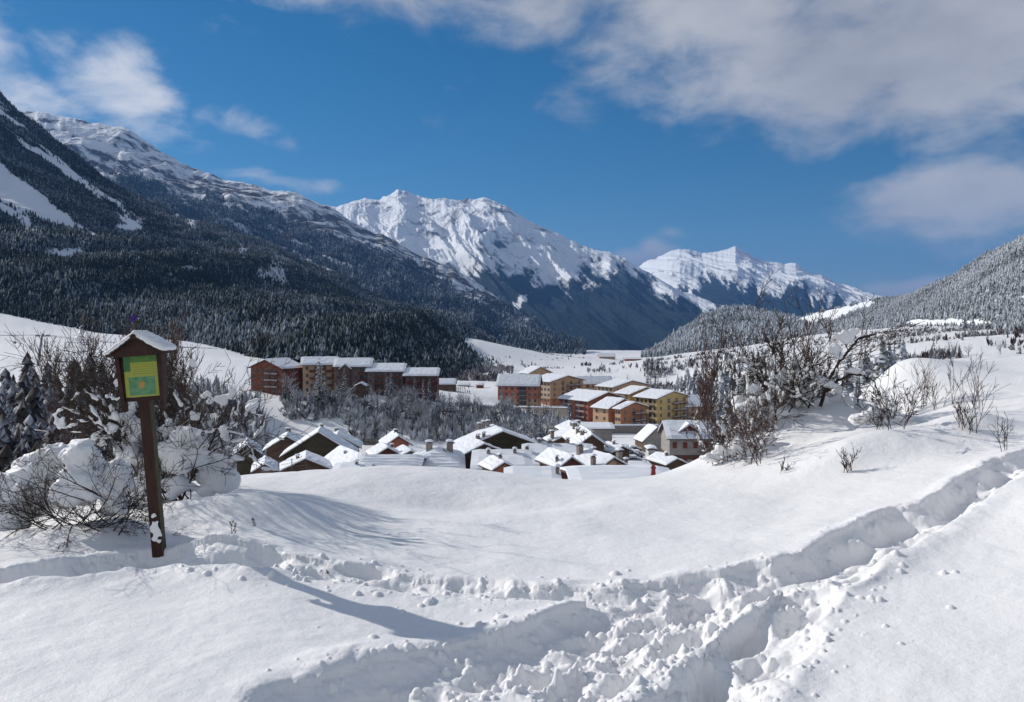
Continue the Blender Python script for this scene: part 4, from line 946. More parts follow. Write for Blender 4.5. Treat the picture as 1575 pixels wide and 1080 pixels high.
# ------------------------------------------------------------------ single trees of the middle distance
def with_sn(me, vals):
    at = me.attributes.new('sn', 'FLOAT', 'POINT'); at.data.foreach_set('value', np.array(vals, dtype=np.float32)); return me
def crown_conifer(seed, matname, sparse=1.0, spread=.17, droop=.25):
    rg = random.Random(seed); b = MB(); sn = []
    nwh = 26
    for k in range(nwh):
        f = (k+rg.random()*.6)/nwh; z = .10 + .88*f; ln = spread*(1-f)**.8 + .015
        for j in range(int(rg.choice([5,6,7])*sparse + .5)):
            a = rg.uniform(0, 6.283); l = ln*rg.uniform(.55,1.15); ca, sa = math.cos(a), math.sin(a); wd = l*.24 + .006
            # a frond of three kinked facets hanging on both sides of a rib
            prev = (0.0, z); base = len(b.v); cols = 3
            for c_ in range(cols+1):
                t = c_/cols; r = l*t; zz = z - droop*l*t*t + .25*l*t*(1-t); hw_ = wd*(1-t)**.6*(.35 if c_ == 0 else 1)
                jz = rg.uniform(-.4,.4)*wd
                for u, dz in ((-1,-.45),(0,0),(1,-.45)):
                    b.v.append((ca*r - sa*u*hw_, sa*r + ca*u*hw_, zz + dz*hw_ + jz*abs(u)))
                    sn.append(min(1, max(0, rg.gauss(.52 if u == 0 else .38, .26))))
            for c_ in range(cols):
                for u in range(2):
                    q = base + c_*3 + u; b.f.append((q, q+1, q+4, q+3)); b.m.append(0)
    return with_sn(b.mesh('crown', [M[matname]]), sn)
def crown_bare(seed, matname, depth=4, lean=.0, n0=7, tw=.004):
    """bare branching crown, twigs carry rime"""
    rg = random.Random(seed); b = MB(); sn = []
    def grow(p, d, l, r, dep):
        q = p + d*l*.5 + Vector((rg.uniform(-1,1), rg.uniform(-1,1), rg.uniform(-.3,.6)))*l*.07; e = q + (d + Vector((rg.uniform(-.25,.25), rg.uniform(-.25,.25), .12))).normalized()*l*.5
        n0_ = len(b.v); b.tube([p, q, e], [r, r*.8, r*.55], 3); sn.extend([max(0, min(1, rg.gauss(.5 if dep > 1 else .3, .25))) for _ in range(len(b.v)-n0_)])
        if dep >= depth: return
        for _ in range(rg.choice([3,4]) if dep else n0):
            t = rg.uniform(.35, 1); s = p.lerp(e, t); a = rg.uniform(0, 6.283); dd = (d*.8 + Vector((math.cos(a), math.sin(a), rg.uniform(-.1,.55)))*.75).normalized()
            grow(s, dd, l*rg.uniform(.45,.72), r*.52, dep+1)
    grow(Vector((0,0,.0)), Vector((rg.uniform(-.1,.1), rg.uniform(-.1,.1), 1)), .52, .02, 0)
    m = b.mesh('crown', [M[matname]]); return with_sn(m, sn)
def trunk_mesh(seed, r=.014, top=.9):
    rg = random.Random(seed); b = MB(); pts = [Vector((rg.uniform(-.006,.006)*k, rg.uniform(-.006,.006)*k, top*k/6 - .04)) for k in range(7)]
    b.tube(pts, [r*(1-k/7) + .002 for k in range(7)], 6); return b.mesh('trunk', [M['trunk']], True)
CON = [crown_conifer(i, 'conifer', 1, .15 + .02*(i % 3)) for i in range(5)]
FCO = [crown_conifer(20+i, 'frosted conifer', .9, .17 + .02*(i % 3), .35) for i in range(4)]
LAR = [crown_conifer(40+i, 'larch', .55, .13 + .02*(i % 3), .1) for i in range(4)]
BAR = [crown_bare(60+i, 'frost twigs', 4, 0, 8) for i in range(5)]
TRK = [trunk_mesh(i) for i in range(3)]
NT = [0]
def tree(kind, p, ht, label, group, wide=1.0, cat=None):
    me = {'conifer': CON, 'frosted': FCO, 'larch': LAR, 'bare': BAR}[kind]; rg = rnd
    nm = {'conifer': 'conifer_tree', 'frosted': 'conifer_tree', 'larch': 'larch_tree', 'bare': 'bare_tree'}[kind]
    root = empty(nm, p, rg.uniform(0, 6.28)); root.scale = (ht*wide, ht*wide, ht); root.rotation_euler[0] = rg.uniform(-.03,.03)
    tag(root, label, cat or 'tree', group)
    if kind != 'bare' or True: link('trunk', TRK[rg.randrange(3)], root)
    link('crown', me[rg.randrange(len(me))], root); NT[0] += 1
def where(px, Y, marks):
    return next(t for x, t in marks if px < x)
MK = {'river bank wood': [(490,'below the red gabled block'),(560,'below the tan block'),(590,'below the little shed'),(620,'below the brown gabled block'),(650,'below the grey-brown block'),(680,'below the dark red block'),(740,'beside the snow field'),(799,'over the gorge head'),(9999,'near the lone snowy conifer')],
 'wood behind the left bush': [(40,'at the left edge of the photo'),(90,'under the lift pylon'),(140,'left of the tall spire'),(185,'just left of the notice board'),(240,'right behind the notice board'),(290,'right of the notice board'),(9999,'by the olive chalet')],
 'wood behind the right bush': [(1150,'near the brick block'),(1210,'behind the middle of the bush'),(1270,'behind the leaning branch'),(1330,'just left of the snow mound'),(9999,'above the snow mound')],
 'trees on the right field': [(1450,'nearest the mound'),(1510,'in the middle of the field'),(9999,'near the right edge')],
 'file of trees in mid valley': [(9999,'')], 'trees behind the apartment blocks': [(1000,'above the yellow block'),(1065,'above the brick block'),(9999,'right of the brick block')]}
def zone(n, patches, kinds, hts, label, group, mind=2.2, seed=1, wide=1.0):
    rg = random.Random(seed); done = []; tries = 0
    tot = sum(q[4] for q in patches)
    while len(done) < n and tries < n*40:
        tries += 1; r = rg.random()*tot; 
        for q in patches:
            r -= q[4]
            if r <= 0: break
        px = rg.uniform(q[0], q[1]); Y = rg.uniform(q[2], q[3]); x = (px-787.5)/F*Y
        if any((x-a)**2 + (Y-b)**2 < mind**2 for a, b in done): continue
        if any(abs(x - (h['x']-math.sin(h['yaw'])*h['L']/2)) < h['hw']+h['L']*.4 and abs(Y - (h['y']+math.cos(h['yaw'])*h['L']/2)) < h['hw']+h['L']*.3+1 for h in HS if h['group'] != VG or Y > 140): continue
        done.append((x, Y)); k = rg.choice(kinds); ht = rg.uniform(*hts); mid = (hts[0]+hts[1])/2
        lb = ('tall ' if ht > mid else 'short ') + label[k] + ' ' + where(px, Y, MK[group])
        if group in ('river bank wood', 'wood behind the left bush', 'wood behind the right bush'):
            rowm = {'river bank wood': 286, 'wood behind the left bush': 195, 'wood behind the right bush': 210}[group]; dv = {'river bank wood': 11, 'wood behind the left bush': 38, 'wood behind the right bush': 36}[group]; lb = lb + (', rear' if Y > rowm + dv else ', middle' if Y > rowm - dv*.4 else ', front')
        lb = lb.strip()
        tree(k, (x, Y, ground_z(x, Y)-.2), ht, lb, group + ', ' + {'conifer':'dark conifers','frosted':'frosted conifers','larch':'larches','bare':'bare trees'}[k], wide)
zone(84, [(430,540,290,320,1),(530,860,272,320,5),(560,700,268,322,2)], ['frosted','bare','bare','frosted','larch'], (8,13),
     {'frosted':'snowy conifer on the river bank', 'bare':'bare tree on the river bank', 'larch':'thin larch on the river bank'}, 'river bank wood', 2.2, 3)
zone(92, [(-60,200,115,270,4),(200,345,120,262,2)], ['conifer','frosted','frosted','larch','bare'], (10,16),
     {'conifer':'dark conifer in the left wood', 'frosted':'snow-dusted conifer in the left wood', 'larch':'slender larch in the left wood', 'bare':'bare tree in the left wood'}, 'wood behind the left bush', 3.0, 4)
zone(62, [(1085,1240,150,330,3),(1240,1410,130,290,4)], ['frosted','larch','conifer','bare','larch'], (8,14),
     {'conifer':'dark conifer in the right wood', 'frosted':'snow-dusted conifer in the right wood', 'larch':'thin larch in the right wood', 'bare':'bare tree in the right wood'}, 'wood behind the right bush', 3.0, 5)
zone(16, [(1390,1575,330,520,1)], ['frosted','larch','bare'], (4,9),
     {'frosted':'small snowy conifer on the right field', 'larch':'small larch on the right field', 'bare':'bare sapling on the right field'}, 'trees on the right field', 5, 6)
zone(14, [(994,1013,560,800,1)], ['larch','conifer'], (12,20),
     {'larch':'thin larch in the dark file of trees in mid valley', 'conifer':'dark conifer in the dark file of trees in mid valley'}, 'file of trees in mid valley', 2.0, 7, .8)
zone(14, [(1020,1110,420,560,2),(900,990,470,600,1)], ['frosted','conifer'], (7,12),
     {'frosted':'snow-dusted conifer behind the apartment blocks', 'conifer':'dark conifer behind the apartment blocks'}, 'trees behind the apartment blocks', 4, 8)
for px, Y, ht, k, lb in [(491,305,21,'frosted','tallest snow-laden conifer, in front of the tan block'), (529,308,15,'frosted','pointed snow-laden conifer between the tan and brown blocks'), (436,312,10,'frosted','round snow-laden conifer before the red gabled block'),
        (877,300,14,'frosted','lone snowy conifer at the corner of the red-brown block'), (868,292,8,'frosted','small snowy conifer beside the lone one below the red-brown block'), (618,300,9,'bare','wide bare tree before the joined row, between the grey and red blocks'),
        (100,190,17,'conifer','tall dark conifer spire rising behind the thorn bush, left of the sign'), (20,215,14,'larch','tall larch with level branches at the left edge below the ski slope')]:
    x = (px-787.5)/F*Y; tree(k, (x, Y, ground_z(x, Y)-.2), ht, lb, None, 1.0)
# dark rock under the snow cornice of the gorge
def rock(px, py, Y, w_, h_, d_, label, seed):
    rg = random.Random(seed); p = P(px, py, Y); b = MB(); n, m_ = 14, 7; vs = []; fs = []
    for i in range(m_):
        t = i/(m_-1)*math.pi
        for j in range(n):
            a = 2*math.pi*j/n; k = 1 + rg.uniform(-.18,.18); vs.append((math.cos(a)*math.sin(t)*w_/2*k, math.sin(a)*math.sin(t)*d_/2*k, math.cos(t)*h_/2*k))
    for i in range(m_-1):
        for j in range(n): fs.append((i*n+j, i*n+(j+1)%n, (i+1)*n+(j+1)%n, (i+1)*n+j))
    b.add(vs, fs); tag(b.build('rock', [M['rock']], loc=p), label, 'rock', 'rocks on the river bank')
for i, a in enumerate([(749,649,299,11,3.4,6,'dark rock face under a snow cornice at the head of the gorge'), (570,680,262,9,2.0,3,'dark rocks at the stream edge behind the village, left of the red-brown gable'),
        (622,665,286,8,1.0,2,'thin dark rock ledge showing in the snow bank below the bare trees'), (455,652,290,7,.8,2,'thin dark rock ledge below the red gabled block'), (480,647,292,6,.9,2,'second dark rock ledge beneath the tallest conifer'), (425,657,286,4,.9,2,'small dark rock at the left of the snow bank')]): rock(*a, i)

# ------------------------------------------------------------------ snow clumps: blobs fused into one soft lumpy surface
for nm, sz in (('clump noise', .15), ('fine clump noise', .045)):
    tx = bpy.data.textures.new(nm, 'CLOUDS'); tx.noise_scale = sz; tx.noise_depth = 3
def ico(sub=2):
    import bmesh
    bm = bmesh.new(); bmesh.ops.create_icosphere(bm, subdivisions=sub, radius=1); v = [tuple(x.co) for x in bm.verts]; f = [tuple(q.index for q in p.verts) for p in bm.faces]; bm.free(); return v, f
IV, IF = ico(2)
def snow_mass(name, blobs, voxel, parent, disp=.03, mtl=None):
    """blobs: (centre, (rx, ry, rz), tilt) in world space"""
    b = MB()
    for c, r, t in blobs:
        c = Vector(c); m = Matrix.Rotation(t, 3, 'Y'); b.add([c + m @ Vector((x*r[0], y*r[1], z*r[2])) for x, y, z in IV], IF)
    me = b.mesh(name, [mtl or M['snow']], True); o = bpy.data.objects.new(name, me); C.objects.link(o)
    md = o.modifiers.new('r', 'REMESH'); md.mode = 'VOXEL'; md.voxel_size = voxel; md.use_smooth_shade = True
    md = o.modifiers.new('s', 'SMOOTH'); md.iterations = 3; md.factor = .6
    for tn, k in (('clump noise', disp*1.5), ('fine clump noise', disp*.4)):
        md = o.modifiers.new('d', 'DISPLACE'); md.texture = bpy.data.textures[tn]; md.strength = k; md.mid_level = .5; md.texture_coords = 'GLOBAL'
    dg = bpy.context.evaluated_depsgraph_get(); m2 = bpy.data.meshes.new_from_object(o.evaluated_get(dg)); m2.name = name
    o.modifiers.clear(); o.data = m2; bpy.data.meshes.remove(me)
    if parent:
        bpy.context.view_layer.update(); o.parent = parent; o.matrix_parent_inverse = parent.matrix_world.inverted()
    return o
def lumps(px, py, rx, ry, Y, rg, n=12, deep=.8):
    """a heap of round lumps filling an ellipse of the given size"""
    c = P(px, py, Y); k = Y/F; out = []
    out.append((c, (rx*k*.78, min(rx, ry)*k*deep*.8, ry*k*.78), 0))
    for _ in range(n):
        a = rg.uniform(0, 6.283); q = rg.uniform(.3,.85); s = rg.uniform(.28,.5)*min(rx, ry)*k
        out.append((c + Vector((math.cos(a)*rx*k*q, rg.uniform(-.6,.6)*min(rx, ry)*k*deep, math.sin(a)*ry*k*q)), (s*rg.uniform(.9,1.4), s, s*rg.uniform(.7,1.1)), rg.uniform(-.4,.4)))
    return out
class Shrub:
    def __init__(s, seed, mr=.0013): s.mr = mr; s.r = random.Random(seed); s.b = MB(); s.nodes = []
    def grow(s, p, d, l, r, lev, maxlev, side, bend, up=.15, kids=(5,8)):
        rg = s.r; n = max(3, int(l/.055)); n = min(n, 12); pts = [Vector(p)]; d = Vector(d).normalized()
        for i in range(n):
            d = (d + Vector((rg.gauss(0,bend), rg.gauss(0,bend), rg.gauss(0,bend) + up*.1))).normalized(); pts.append(pts[-1] + d*l/n)
        rad = [max(s.mr, r*(1-.75*i/n)) for i in range(n+1)]
        s.b.tube(pts, rad, 5 if lev == 0 else (4 if lev == 1 else 3), 0)
        if lev < 3:
            for i in range(1, n+1): s.nodes.append((pts[i].copy(), d.copy(), lev, rad[i]))
        if lev >= maxlev: return
        k = rg.randint(*kids) if lev == 0 else rg.randint(max(2, kids[0]-2), max(3, kids[1]-3))
        for _ in range(k):
            i = rg.randint(1 if lev else max(1, n//5), n); t = (pts[i]-pts[i-1]).normalized(); a = t.orthogonal().normalized(); q = rg.uniform(0, 6.283)
            a = (Matrix.Rotation(q, 3, t) @ a); dd = (t*rg.uniform(.5,1.1) + a*side*rg.uniform(.6,1.2) + Vector((0,0,up))).normalized()
            s.grow(pts[i], dd, l*rg.uniform(.28,.55), rad[i]*.62, lev+1, maxlev, side, bend*1.15, up, kids)
    def curve(s, pxs, r0, r1, lev=0, kids=6, klen=.3, maxlev=2, sides=7):
        pts = [P(*q) for q in pxs]; fine = []
        for i in range(len(pts)-1):
            for k in range(4): fine.append(pts[i].lerp(pts[i+1], k/4) + Vector((s.r.gauss(0,.006), s.r.gauss(0,.006), s.r.gauss(0,.006))))
        fine.append(pts[-1]); n = len(fine)-1; s.b.tube(fine, [r0+(r1-r0)*i/n for i in range(n+1)], sides)
        for _ in range(kids):
            i = s.r.randint(1, n); t = (fine[i]-fine[i-1]).normalized(); a = Matrix.Rotation(s.r.uniform(0,6.28), 3, t) @ t.orthogonal().normalized()
            s.grow(fine[i], (t*.7 + a), klen*s.r.uniform(.5,1.2), r1*.7, 1, maxlev, .8, .12)
    def snow_on(s, n, zmax, size=(.018,.045), lev=2, cond=None):
        out = []; c = [q for q in s.nodes if q[2] <= lev and q[0].z < zmax and (cond is None or cond(q[0]))]
        if not c: return out
        for _ in range(n):
            p, d, lv, r = s.r.choice(c); sz = s.r.uniform(*size); k = s.r.randint(2, 5); tl = -math.atan2(d.z, d.x)
            for i in range(k): out.append((p + d*(i-k/2)*sz*1.1 + Vector((0,0,sz*.25)), (sz*s.r.uniform(1.0,1.7), sz*.65, sz*s.r.uniform(.35,.65)), tl))
        return out
def plant(name, cat, label, base, shrub, mats, group=None):
    root = empty(name, base); tag(root, label, cat, group)
    shrub.b.v = [tuple(Vector(v) - Vector(base)) for v in shrub.b.v]; shrub.b.build('branches', mats, root); return root

# thorn bush behind the sign
rg = random.Random(5); Yb = 8.5
S1 = Shrub(11, .0024)
for i in range(24):
    bx = rg.choice([195, 235, 262, 285, 240]) + rg.uniform(-18, 18); p = P(bx, 770, Yb + rg.uniform(-.15,.35)); p.z = gz(p.x, p.y) - .03
    aim = P(rg.uniform(95, 395), rg.uniform(550, 625), Yb + rg.uniform(-.3,.6)); d = aim - p
    S1.grow(p, d, d.length*rg.uniform(.75,1.0), rg.uniform(.006,.014), 0, 3, .75, .11, .12, (6,9))
for (x0, y0, x1, y1) in [(300,700,415,560),(310,690,400,600),(170,650,70,560),(190,660,60,520),(300,720,405,680),(320,700,400,640)]:
    a, e = P(x0, y0, 8.3), P(x1, y1, 8.0); S1.grow(a, e-a, (e-a).length, .006, 0, 2, .7, .08, .05, (6,9))
bush1 = plant('thorn_bush', 'bush', 'large bare thorn bush full of snow clumps, growing behind the wooden sign', P(240, 775, Yb), S1, [M['twig']])
bl = []
for (px, py, rx, ry, Y) in [(196,702,22,30,6.95),(207,662,16,26,7.0),(201,625,10,20,7.0),(186,640,12,8,6.9),(222,735,26,22,7.0),(180,735,20,24,7.1),(276,702,30,36,6.9),(272,746,24,18,6.95),(286,668,16,14,6.85),(304,690,16,18,6.9),
        (342,738,36,26,7.1),(332,712,24,14,7.1),(214,700,22,34,7.2),(250,690,20,40,7.3),(300,640,10,8,6.9),(260,660,12,18,7.1)]:
    bl += lumps(px, py, rx*1.1, ry*1.1, Y+1.45, rg, 12)
for (px, py, rx, ry, Y) in [(125,520,9,13,6.8),(126,505,4,8,6.8),(158,609,14,5,6.7),(175,612,12,5,6.8),(91,640,8,13,6.7),(134,646,15,5,6.6),(101,655,12,6,6.7),(386,633,12,9,6.6),(398,622,10,5,6.6),(346,614,15,9,6.8),(321,610,8,10,6.8),(356,604,9,6,6.8),(175,640,9,6,6.8),
        (312,666,16,6,6.7),(335,660,10,5,6.7),(298,556,6,10,6.9),(180,588,6,9,6.9),(360,655,10,5,6.7),(170,660,9,11,6.8),(150,680,16,9,6.8),(330,640,8,5,6.8)]:
    bl += lumps(px, py, rx*1.1, ry*1.1, Y+1.4, rg, 10, .6)[1:]
bl += S1.snow_on(260, P(0, 600, Yb).z, (.014,.034))
snow_mass('snow_cover', bl, .014, bush1, .035)
# reddish fine shrub behind it
S2 = Shrub(12, .0024)
for i in range(8):
    bx = rg.uniform(110, 330); p = P(bx, 760, 9.6 + rg.uniform(0,.5)); p.z = gz(p.x, p.y) - .1
    aim = P(bx + rg.uniform(-50, 50), rg.uniform(560, 615), 9.7); d = aim - p; S2.grow(p, d, d.length*.95, .007, 0, 3, .4, .07, .3, (8,11))
plant('red_twig_bush', 'bush', 'fine reddish twiggy bush standing behind the large thorn bush by the sign', P(220, 760, 9.8), S2, [M['twig_red']])
# low bush bent under a snow drift at the left edge
S3 = Shrub(13, .0016)
for i in range(26):
    p = P(rg.uniform(60, 195), 812, 6.55 + rg.uniform(-.1,.3)); p.z = gz(p.x, p.y) - .02
    a = rg.uniform(math.pi*.75, 1.15*math.pi) if i % 2 else rg.uniform(-.2, 1.2); d = Vector((math.cos(a), -.35 + rg.uniform(-.2,.5), rg.uniform(.15,.9)))
    S3.grow(p, d, rg.uniform(.35,.75), .006, 0, 3, .8, .13, .05, (5,8))
for (x0, y0, x1, y1) in [(80,790,-20,740),(85,795,-10,780),(150,790,175,720),(130,770,20,735),(165,770,100,700),(110,810,100,840),(85,795,-30,820),(150,760,60,700)]:
    a, e = P(x0, y0, 6.3), P(x1, y1, 6.05); S3.grow(a, e-a, (e-a).length, .0055, 0, 2, .6, .09, 0, (5,8))
bush3 = plant('low_bush', 'bush', 'low dark bush at the left edge bent under a big rounded heap of snow', P(110, 808, 6.6), S3, [M['twig']])
bl = []
for (px, py, rx, ry, Y) in [(55,742,72,46,7.2),(95,705,30,28,7.2),(88,688,10,10,7.2),(15,765,60,38,7.1),(-40,775,60,45,7.1),(131,712,36,36,6.7),(122,748,52,30,6.6),(165,742,30,30,6.7),(105,770,22,12,6.5),(178,775,22,24,6.7),(10,800,40,26,6.9),(190,730,18,22,6.9),(45,780,40,20,7.0)]:
    bl += lumps(px, py, rx, ry, Y, rg, 14)
snow_mass('snow_cover', bl, .015, bush3, .05)

# bush on the right, with a leaning branch
Yr = 11.7; S4 = Shrub(14, .0034)
for i in range(17):
    bx = rg.choice([1110, 1125, 1150, 1180, 1205, 1235, 1255]) + rg.uniform(-14, 14); p = P(bx, 695, Yr + rg.uniform(-.3,.6)); p.z = gz(p.x, p.y) - .03
    aim = P(rg.uniform(1085, 1330), rg.uniform(495, 600), Yr + rg.uniform(-.4,.6)); d = aim - p
    S4.grow(p, d, d.length*rg.uniform(.7,1.0), rg.uniform(.006,.013), 0, 3, .7, .10, .12, (7,10))
S4.curve([(1262,625,11.60),(1275,585,11.60),(1292,556,11.55),(1308,535,11.50),(1322,520,11.50),(1348,514,11.45)], .027, .011, kids=12)
S4.curve([(1264,612,11.60),(1285,588,11.55),(1306,577,11.50),(1328,576,11.50),(1345,588,11.45),(1350,602,11.45)], .022, .008, kids=9)
S4.curve([(1320,620,11.60),(1322,560,11.60),(1328,500,11.60),(1329,470,11.60)], .006, .003, kids=3, sides=5)
S4.curve([(1240,600,11.60),(1222,540,11.60),(1214,500,11.60),(1206,462,11.60)], .008, .003, kids=5, sides=5)
S4.curve([(1130,640,11.60),(1125,580,11.60),(1140,535,11.60),(1160,508,11.60)], .009, .004, kids=5, sides=5)
bush4 = plant('thorn_bush', 'bush', 'wide bare thorn bush on the right with a thick black leaning branch', P(1200, 690, Yr), S4, [M['twig'], M['twig']])
bl = []
for (px, py, rx, ry, Y) in [(1136,676,20,16,11.70),(1150,640,18,22,11.80),(1165,625,11,24,11.80),(1159,604,8,7,11.80),(1197,602,13,22,11.90),(1190,652,28,22,11.80),(1232,640,38,22,11.90),(1252,624,26,16,11.90),(1277,620,22,12,12.00),(1234,606,9,18,11.90),
        (1168,684,28,14,11.60),(1218,648,30,14,11.70),(1276,648,26,16,11.70),(1302,642,26,16,11.80),(1312,627,20,10,11.90),(1150,702,22,12,11.50),(1330,640,22,12,11.90),(1345,655,22,12,11.80),(1255,690,60,14,11.50)]:
    bl += lumps(px, py-6, rx*1.3, ry*1.2, Y, rg, 13)
for (px, py, rx, ry, Y) in [(1300,519,19,11,11.50),(1311,511,11,9,11.50),(1285,537,11,11,11.55),(1201,531,8,5,11.60),(1311,571,16,7,11.50),(1275,590,12,11,11.55),(1262,583,7,7,11.60),(1291,548,8,6,11.50),(1222,560,7,16,11.70),(1205,575,8,14,11.70),(1245,560,6,5,11.70),(1290,600,7,9,11.70),(1185,575,6,9,11.70)]:
    bl += lumps(px, py, rx, ry, Y, rg, 6, .6)
bl += S4.snow_on(300, P(0, 550, Yr).z, (.018,.042))
snow_mass('snow_cover', bl, .018, bush4, .04)
S6 = Shrub(16, .0026)
for i in range(22):
    q = hit(rg.uniform(1080, 1200), rg.uniform(700, 716)); q.z -= .03; d = Vector((rg.uniform(-.7,.5), rg.uniform(-.3,.3), rg.uniform(.5,1)))
    S6.grow(q, d, rg.uniform(.35,.8), .006, 0, 3, .7, .11, .1, (5,8))
q = hit(1140, 710); bush6 = plant('low_bush', 'bush', 'low snow-laden twiggy bush at the foot of the wide thorn bush, nearest the village', q, S6, [M['twig_red']])
bl = []
for (px, py, rx, ry) in [(1098,704,24,9),(1130,700,26,13),(1160,694,26,15),(1192,690,26,13),(1142,682,16,11),(1176,676,18,11),(1110,690,14,9)]:
    bl += lumps(px, py, rx, ry, q.y + .25, rg, 9, 1.2)
bl += S6.snow_on(90, 5, (.014,.032)); snow_mass('snow_cover', bl, .018, bush6, .05)
S7 = Shrub(17, .0026)
for i in range(14):
    q = hit(rg.uniform(1320, 1410), rg.uniform(650, 662)); q.z -= .03; d = Vector((rg.uniform(-.6,.6), rg.uniform(-.3,.3), rg.uniform(.4,1)))
    S7.grow(q, d, rg.uniform(.3,.6), .005, 0, 3, .7, .11, .1, (4,7))
q = hit(1365, 655); bush7 = plant('low_bush', 'bush', 'low snow-heaped bush between the leaning branch and the snow mound', q, S7, [M['twig']])
bl = []
for (px, py, rx, ry) in [(1325,645,26,12),(1358,648,26,11),(1392,646,24,10),(1342,634,18,9)]:
    bl += lumps(px, py, rx, ry, q.y + .2, rg, 9, 1.2)
bl += S7.snow_on(60, 5, (.014,.03)); snow_mass('snow_cover', bl, .018, bush7, .05)
S5 = Shrub(15, .003)
for i in range(6):
    p = P(rg.uniform(1090, 1260), 680, 13.0 + rg.uniform(0,.8)); p.z = gz(p.x, p.y) - .1
    d = Vector((rg.uniform(-.25,.25), rg.uniform(-.2,.2), 1)); S5.grow(p, d, rg.uniform(1.1,1.6), .006, 0, 3, .4, .07, .3, (8,11))
plant('red_twig_bush', 'bush', 'dark reddish twiggy bush behind the wide thorn bush on the right', P(1170, 680, 13.4), S5, [M['twig_red']])
# single dry shoots sticking out of the right-hand snow
for k, (px, py, hp_, n, lb) in enumerate([(1376,642,62,5,'thin bare shoots in front of the snow mound, leftmost tuft'), (1397,636,48,4,'short bare shoots right of the leftmost tuft on the snow'), (1421,628,66,6,'reddish forked shoots at the middle of the snow bank'),
        (1442,628,48,5,'low spread of dry shoots right of the forked ones'), (1466,622,78,3,'single tall dry stalk behind the other shoots'), (1484,662,58,6,'bushy tuft of red shoots near the trodden snow bank'), (1497,668,92,5,'tallest dry shoots, right of the bushy tuft'),
        (1540,694,52,3,'lone dry shoot farthest right on the snow'), (1308,727,30,7,'tiny dark forked twig standing alone below the right bush'), (1204,726,18,5,'smallest twig poking out of the snow below the thorn bush'), (1352,660,40,4,'arched shoots at the right end of the thorn bush snow'),
        (395,812,14,1,'tiny single stalk in the snow right of the sign'), (362,822,20,2,'short stalk in the trodden snow beside the sign'), (508,880,9,1,'tiny stalk at the edge of the beaten track')]):
    base = hit(px, py); S = Shrub(100+k, .002); hh = hp_*base.y/F
    for i in range(n):
        d = Vector((rg.uniform(-.35,.35), rg.uniform(-.3,.3), 1)); S.grow(base + Vector((rg.uniform(-.05,.05)*min(n,4)/3, rg.uniform(-.05,.05), -.03)), d, hh*rg.uniform(.6,1.1), .0042 if hh > .2 else .0022, 0, 2, .5, .08, .2, (4,7))
    plant('dry_shoots', 'twigs', lb, base, S, [M['twig_red'] if k in (2,5) else M['twig']], 'dry shoots sticking out of the snow')

